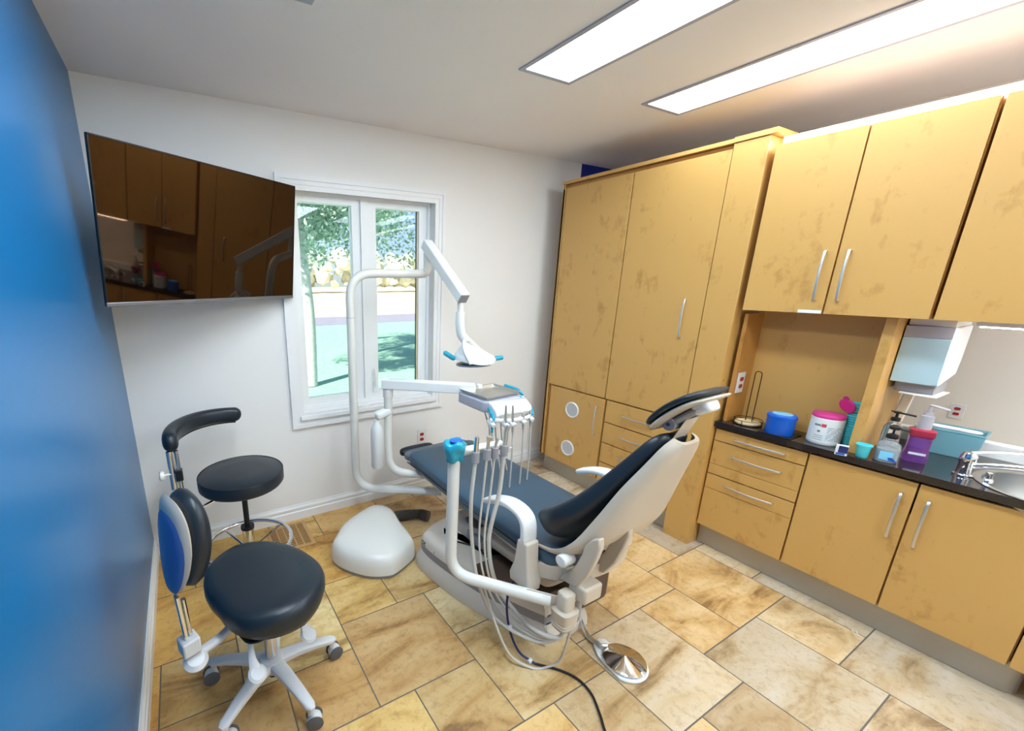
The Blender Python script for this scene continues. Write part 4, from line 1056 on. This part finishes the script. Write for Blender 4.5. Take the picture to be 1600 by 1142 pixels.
tag(part('plastic_scrap', M['tealc'] if False else M['white'], None, lambda bm: tube(bm, [(2.865,-2.150,.003),(2.853,-2.153,.003),(2.862,-2.164,.003),(2.835,-2.180,.003)], .0026, n=6)), 'tiny white plastic scrap on the tiles near the toe kick', 'scrap')

# ------------------------------------------------------------------ things on the counter
ZC = .7953
def holder():
    t = thing('wire_holder', 'bronze wire stand with round cream base at the left end of the counter', 'wire stand', (2.99, -1.527, ZC))
    part('base_disc', M['cream'], t, lambda bm: lathe(bm, [(.001,.002),(.05,.002),(.058,.008),(.056,.016),(.044,.019),(.001,.019)], n=32))
    part('wire_ring', M['wire'], t, lambda bm: (tube(bm, [(.064*math.cos(a*PI/20), .064*math.sin(a*PI/20), .027) for a in range(40)], .002, n=6, closed=True), tube(bm, [(.0635*math.cos(a*PI/20), .0635*math.sin(a*PI/20), .0025) for a in range(40)], .002, n=6, closed=True), [tube(bm, [(.064*math.cos(a), .064*math.sin(a), .0025), (.064*math.cos(a), .064*math.sin(a), .027)], .002, n=6) for a in (0,1.57,3.14,4.71)]))
    part('wire_loop', M['wire'], t, lambda bm: tube(bm, fillet([(0,.012,.019),(0,.014,.295),(0,-.016,.295),(0,-.018,.019)], .015, 6), .0024, n=8))
holder()
tag(part('rubber_mat', M['rubber'], None, lambda bm: box(bm, 2.900, 3.02, -1.752, -1.612, ZC, ZC+.004), bevel=.0015), 'thin black mat under the blue dispenser on the counter', 'mat')
def blueb():
    t = thing('sponge_dispenser', 'oval bright blue plastic dispenser with pale lid insert standing on the black mat', 'dispenser', (2.948, -1.682, ZC+.0045), .25)
    def ov(s, z): return [V((.048*s*math.cos(2*PI*k/40), .058*s*math.sin(2*PI*k/40), z)) for k in range(40)]
    part('body', M['bluep'], t, lambda bm: rings(bm, [ov(.97,0), ov(1,.004), ov(1,.085)]))
    part('lid', M['bluep'], t, lambda bm: rings(bm, [ov(1.04,.0855), ov(1.05,.092), ov(1.03,.10), ov(.95,.104), ov(.05,.104)]))
    part('lid_insert', M['ltblue'], t, lambda bm: rings(bm, [ov(.72,.1043), ov(.70,.107), ov(.05,.109)]))
blueb()
def wipes():
    t = thing('wipes_tub', 'large white wipes tub with open pink lid on the counter', 'wipes tub', (3.0, -1.838, ZC), 0)
    r = .061
    part('body', M['white'], t, lambda bm: lathe(bm, [(.001,0),(r*.93,0),(r,.006),(r*1.01,.02),(r*.99,.025),(r*.99,.118),(r,.121),(r,.128),(r*.96,.1305),(.001,.1305)], n=48))
    part('lid', M['pink'], t, lambda bm: lathe(bm, [(.001,.1308),(r*.985,.1308),(r,.134),(r,.141),(r*.95,.147),(r*.6,.151),(.001,.152)], n=48))
    cp = Matrix.Translation((.018,-.052,.168)) @ Matrix.Rotation(math.radians(62), 4, 'Z') @ Matrix.Rotation(math.radians(70), 4, 'X')
    part('flip_cap', M['pink'], t, lambda bm: (lathe(bm, [(.001,-.004),(.033,-.004),(.036,-.001),(.036,.006),(.033,.006),(.032,.0),(.001,0)], M4=cp @ Matrix.Translation((0,.03,0)), n=36)))
    part('cap_tab', M['pinkd'], t, lambda bm: lathe(bm, [(.001,-.003),(.012,-.003),(.012,.003),(.001,.003)], M4=cp @ Matrix.Translation((0,.068,0)), n=20))
    # printed label facing the room (-x) and slightly to the camera
    def wrap(a0, a1, z0, z1, rr, n=14):
        def f(bm):
            A = [math.radians(a0+(a1-a0)*k/n) for k in range(n+1)]
            lo = [bm.verts.new((rr*math.cos(a), rr*math.sin(a), z0)) for a in A]; hi = [bm.verts.new((rr*math.cos(a), rr*math.sin(a), z1)) for a in A]
            lo2 = [bm.verts.new(((rr-.0006)*math.cos(a), (rr-.0006)*math.sin(a), z0)) for a in A]; hi2 = [bm.verts.new(((rr-.0006)*math.cos(a), (rr-.0006)*math.sin(a), z1)) for a in A]
            for k in range(n):
                bm.faces.new((lo[k],lo[k+1],hi[k+1],hi[k])); bm.faces.new((lo2[k],hi2[k],hi2[k+1],lo2[k+1]))
                bm.faces.new((lo[k],lo2[k],lo2[k+1],lo[k+1])); bm.faces.new((hi[k],hi[k+1],hi2[k+1],hi2[k]))
            bm.faces.new((lo[0],hi[0],hi2[0],lo2[0])); bm.faces.new((lo[n],lo2[n],hi2[n],hi[n]))
        return f
    R_ = r*.99+.0008
    lb = part('label', M['label'], t, wrap(120, 285, .022, .112, R_))
    for (a0, a1, z0, z1, m) in ((155,178,.092,.101,'text'),(180,196,.090,.105,'redink'),(170,180,.062,.072,'text')):
        part('print', M[m], lb, wrap(a0, a1, z0, z1, R_+.0009))
    def lines(bm):
        for k in range(9):
            z = .088-.0075*k; a0, a1 = math.radians(202), math.radians(258-5*(k % 3)); n = 10
            for q in range(n):
                A, B = a0+(a1-a0)*q/n, a0+(a1-a0)*(q+1)/n
                if (q+k) % 5 == 4: continue
                vs = [bm.verts.new((rr*math.cos(a), rr*math.sin(a), zz)) for a, zz, rr in ((A,z,R_+.0008),(B,z,R_+.0008),(B,z+.0022,R_+.0008),(A,z+.0022,R_+.0008))]
                bm.faces.new(vs)
        for k in range(3):
            z = .045-.010*k; a0, a1 = math.radians(160), math.radians(192); n = 5
            for q in range(n):
                A, B = a0+(a1-a0)*q/n, a0+(a1-a0)*(q+1)/n
                bm.faces.new([bm.verts.new(((R_+.0008)*math.cos(a), (R_+.0008)*math.sin(a), zz)) for a, zz in ((A,z),(B,z),(B,z+.002),(A,z+.002))])
    part('small_print', M['text'], lb, lines, smooth=False)
wipes()
# cups
def cup(label, loc, group=None):
    bm = nb(); lathe(bm, [(.001,0),(.0175,0),(.019,.002),(.0232,.050),(.0240,.0525),(.0274,.0535),(.0276,.0595),(.0250,.0600),(.0228,.0535),(.0175,.004),(.001,.004)], n=28)
    o = finish('plastic_cup', bm, M['tealc'], None, ang=50); o.location = loc
    return tag(o, label, 'cup', group)
c0 = cup('single aqua plastic cup standing alone on the counter', (2.925, -1.997, ZC))
base = (3.045, -1.913)
for k in range(14):
    c = c0.copy(); C.objects.link(c); c.location = (base[0]+.0004*math.sin(k*2.1), base[1]+.0004*math.cos(k*1.7), ZC+k*.0118)
    c['group'] = 'stacked aqua cups'
    c['label'] = 'aqua plastic cup in the tall nested stack behind the wipes tub' if 0 < k < 13 else ('bottom aqua cup of the tall nested stack behind the wipes tub' if k == 0 else 'topmost aqua cup of the tall nested stack behind the wipes tub')
def sbox():
    t = thing('small_packet', 'small white and navy card packet leaning by the wipes tub', 'packet', (2.868, -1.945, ZC), math.radians(-72))
    P_box('carton', M['label'], t, (-.02, .02, -.006, .006, .0005, .048), bevel=.001)
    P_box('navy_print', M['navyink'], t, (-.011, .0195, -.0068, -.0061, .012, .044), bevel=0)
    P_box('blue_print', M['blueink'], t, (-.017, .012, -.0068, -.0061, .003, .011), bevel=0)
sbox()
def pumpb(name, label, loc, rz, body, prof, liqp, capm, big=False):
    t = thing(name, label, 'pump bottle', loc, rz)
    return t
def sanitizer():
    t = thing('sanitizer_bottle', 'clear pump bottle of hand gel with black pump and white label', 'pump bottle', (2.955, -2.062, ZC), math.radians(10))
    def ov(s, z, a=.030, b=.036): return [V((a*s*math.cos(2*PI*k/32), b*s*math.sin(2*PI*k/32), z)) for k in range(32)]
    part('bottle', M['clear'], t, lambda bm: rings(bm, [ov(.9,0), ov(1,.005), ov(1,.065), ov(.9,.082), ov(.5,.093), ov(.36,.095), ov(.36,.105)]))
    part('gel', M['liquid'], t, lambda bm: rings(bm, [ov(.86,.003), ov(.94,.006), ov(.94,.055), ov(.90,.055)]))
    lb = part('label', M['ltblue'], t, lambda bm: box(bm, -.0335, -.031, -.02, .02, .012, .05), bevel=.001)
    part('label_mark', M['blueink'], lb, lambda bm: prism(bm, [(-.036,.010),(-.010,.014),(-.006,.026),(-.020,.028)], -.0345, -.0338, f=lambda p, z: (z, p[0], p[1])))
    part('cap', M['rubber'], t, lambda bm: lathe(bm, [(.001,.1055),(.018,.1055),(.020,.110),(.018,.122),(.010,.126),(.001,.127)], n=24))
    part('pump_head', M['rubber'], t, lambda bm: (tube(bm, [(0,0,.127),(0,0,.145)], .004, n=8), lathe(bm, [(.001,.145),(.016,.146),(.017,.158),(.008,.166),(.001,.167)], n=20), tube(bm, [(0,0,.152),(-.0,-.045,.148)], .0045, n=8)))
sanitizer()
def sanit2():
    t = thing('tall_pump_bottle', 'slim clear bottle with black pump behind the gel bottle', 'pump bottle', (3.06, -2.035, ZC), .3)
    part('bottle', M['clear'], t, lambda bm: lathe(bm, [(.001,0),(.028,0),(.030,.004),(.030,.13),(.018,.15),(.012,.152),(.012,.16),(.001,.16)], n=28))
    part('pump_head', M['rubber'], t, lambda bm: (lathe(bm, [(.001,.1605),(.015,.1605),(.015,.175),(.005,.178),(.005,.195),(.012,.196),(.012,.203),(.001,.204)], n=18), tube(bm, [(0,0,.199),(.0,-.055,.193)], .004, n=8), tube(bm, [(0,0,.199),(.0,.02,.203)], .003, n=8)))
sanit2()
def soap():
    t = thing('soap_bottle', 'square purple liquid soap bottle with red collar and frosted pump', 'soap bottle', (3.075, -2.118, ZC), math.radians(18))
    def sq(s, z): return [V((.034*s*math.copysign(abs(math.cos(2*PI*k/28))**.45, math.cos(2*PI*k/28)), .034*s*math.copysign(abs(math.sin(2*PI*k/28))**.45, math.sin(2*PI*k/28)), z)) for k in range(28)]
    part('bottle', M['purple'], t, lambda bm: rings(bm, [sq(1.0,0), sq(1.05,.004), sq(1.05,.04), sq(.98,.048), sq(.98,.108), sq(1,.112)]), ang=60)
    part('collar', M['soapred'], t, lambda bm: rings(bm, [sq(1.0,.1125), sq(1.1,.118), sq(1.12,.142), sq(.9,.146)]), ang=60)
    part('white_stripe', M['label'], t, lambda bm: box(bm, -.0372, -.0362, -.025, .025, .035, .045))
    part('pump_tube', M['frost'], t, lambda bm: lathe(bm, [(.001,.1465),(.021,.1465),(.021,.205),(.015,.207),(.015,.22),(.006,.221),(.006,.245),(.001,.245)], n=24))
    part('pump_head', M['frost'], t, lambda bm: rslab(bm, [(.015,.0,.25),(-.03,-.045,.245)], .011, .0045, .01, 3, 16, lat=(.6,-.7,0)))
soap()
def tub():
    t = thing('aqua_basin', 'translucent aqua plastic basin behind the tap', 'basin', (3.335, -2.155, ZC), math.radians(4))
    def r_(s, z): return [V((.065*s*sx, .098*s*sy, z)) for sx, sy in ((-1,-1),(1,-1),(1,1),(-1,1))]
    part('bin', mat('aqua_translucent', (150,204,218), .3, trans=.5, ior=1.2), t, lambda bm: rings(bm, [r_(.88,0), r_(1,.11), r_(1.04,.112), r_(1.04,.118), r_(.97,.118), r_(.86,.004), r_(.05,.004)]), bevel=.006, seg=3)
    part('tissue_edge', M['paper'], t, lambda bm: rslab(bm, [(-.0,-.085,.115),(.0,.085,.118)], .02, .006, .02, 3, 16, lat=(1,0,0)))
tub()
def faucet():
    t = thing('tap', 'chrome single-lever tap beside the round sink', 'tap', (3.03, -2.262, ZC), math.radians(-70))
    part('tap_body', M['chrome'], t, lambda bm: lathe(bm, [(.001,0),(.027,0),(.027,.006),(.021,.010),(.020,.055),(.023,.06),(.023,.085),(.016,.10),(.001,.104)], n=28))
    part('spout', M['chrome'], t, lambda bm: (tube(bm, crv([(.01,0,.045),(.07,0,.062),(.14,0,.072),(.19,0,.066)], 6), [(.012-.003*i/18) for i in range(19)], n=12), tube(bm, [(.186,0,.068),(.188,0,.045)], .0105, n=14)))
    part('lever_handle', M['chrome'], t, lambda bm: tube(bm, crv([(0,0,.098),(.05,.01,.112),(.11,.02,.120),(.135,.022,.124)], 5), [(.009,.006)]*12+[(.008,.005)]*4, n=10))
    part('side_spray', M['chrome'], t, lambda bm: lathe(bm, [(.001,0),(.016,0),(.014,.012),(.010,.016),(.010,.04),(.001,.042)], (.055,-.035,0), n=18))
faucet()
def disp():
    t = thing('towel_dispenser', 'white wall paper-towel dispenser with pale blue front hanging under the cabinets', 'paper towel dispenser', (3.05, -2.05, 1.13))
    # housing hangs on the niche post
    prof = [(0,.245),(.0,.20),(.0,0),(.04,-.0),(.235,.03),(.25,.09),(.25,.245)]
    part('housing', M['white'], t, lambda bm: prism(bm, prof, -.068, .0675, f=lambda p, z: (p[0]+.004, z, p[1])), bevel=.006, seg=3)
    part('front_cover', M['bpanel'], t, lambda bm: box(bm, -.003, .0035, -.068, .0675, .002, .196), bevel=.002)
    part('front_top', M['lampframe'], t, lambda bm: box(bm, -.003, .0035, -.068, .0675, .1975, .245), bevel=.002)
    part('slot', M['grey'], t, lambda bm: box(bm, .045, .20, -.06, .06, -.045, -.0025), bevel=.004)
    part('paper_sheet', M['paper'], t, lambda bm: prism(bm, [(.03,-.046),(.20,-.046),(.21,-.050),(.02,-.050)], -.055, .055, f=lambda p, z: (p[0], z-.02, p[1])))
disp()
tag(part('mounting_strip', M['ivory'], None, lambda bm: box(bm, 3.06, 3.28, -2.115, -1.985, 1.3765, 1.4125), bevel=.002), 'ivory mounting strip between towel dispenser and cabinet underside', 'bracket')
P_ = None
tag(part('leaning_board', mat('cream_board', (226,210,186), .6), None, lambda bm: prism(bm, [(3.17,.7955),(3.185,.7955),(3.36,1.12),(3.345,1.12)], -2.02, -1.985, f=lambda p, z: (p[0], z, p[1])), bevel=.004), 'cream board leaning beside the niche post behind the bottles', 'board')
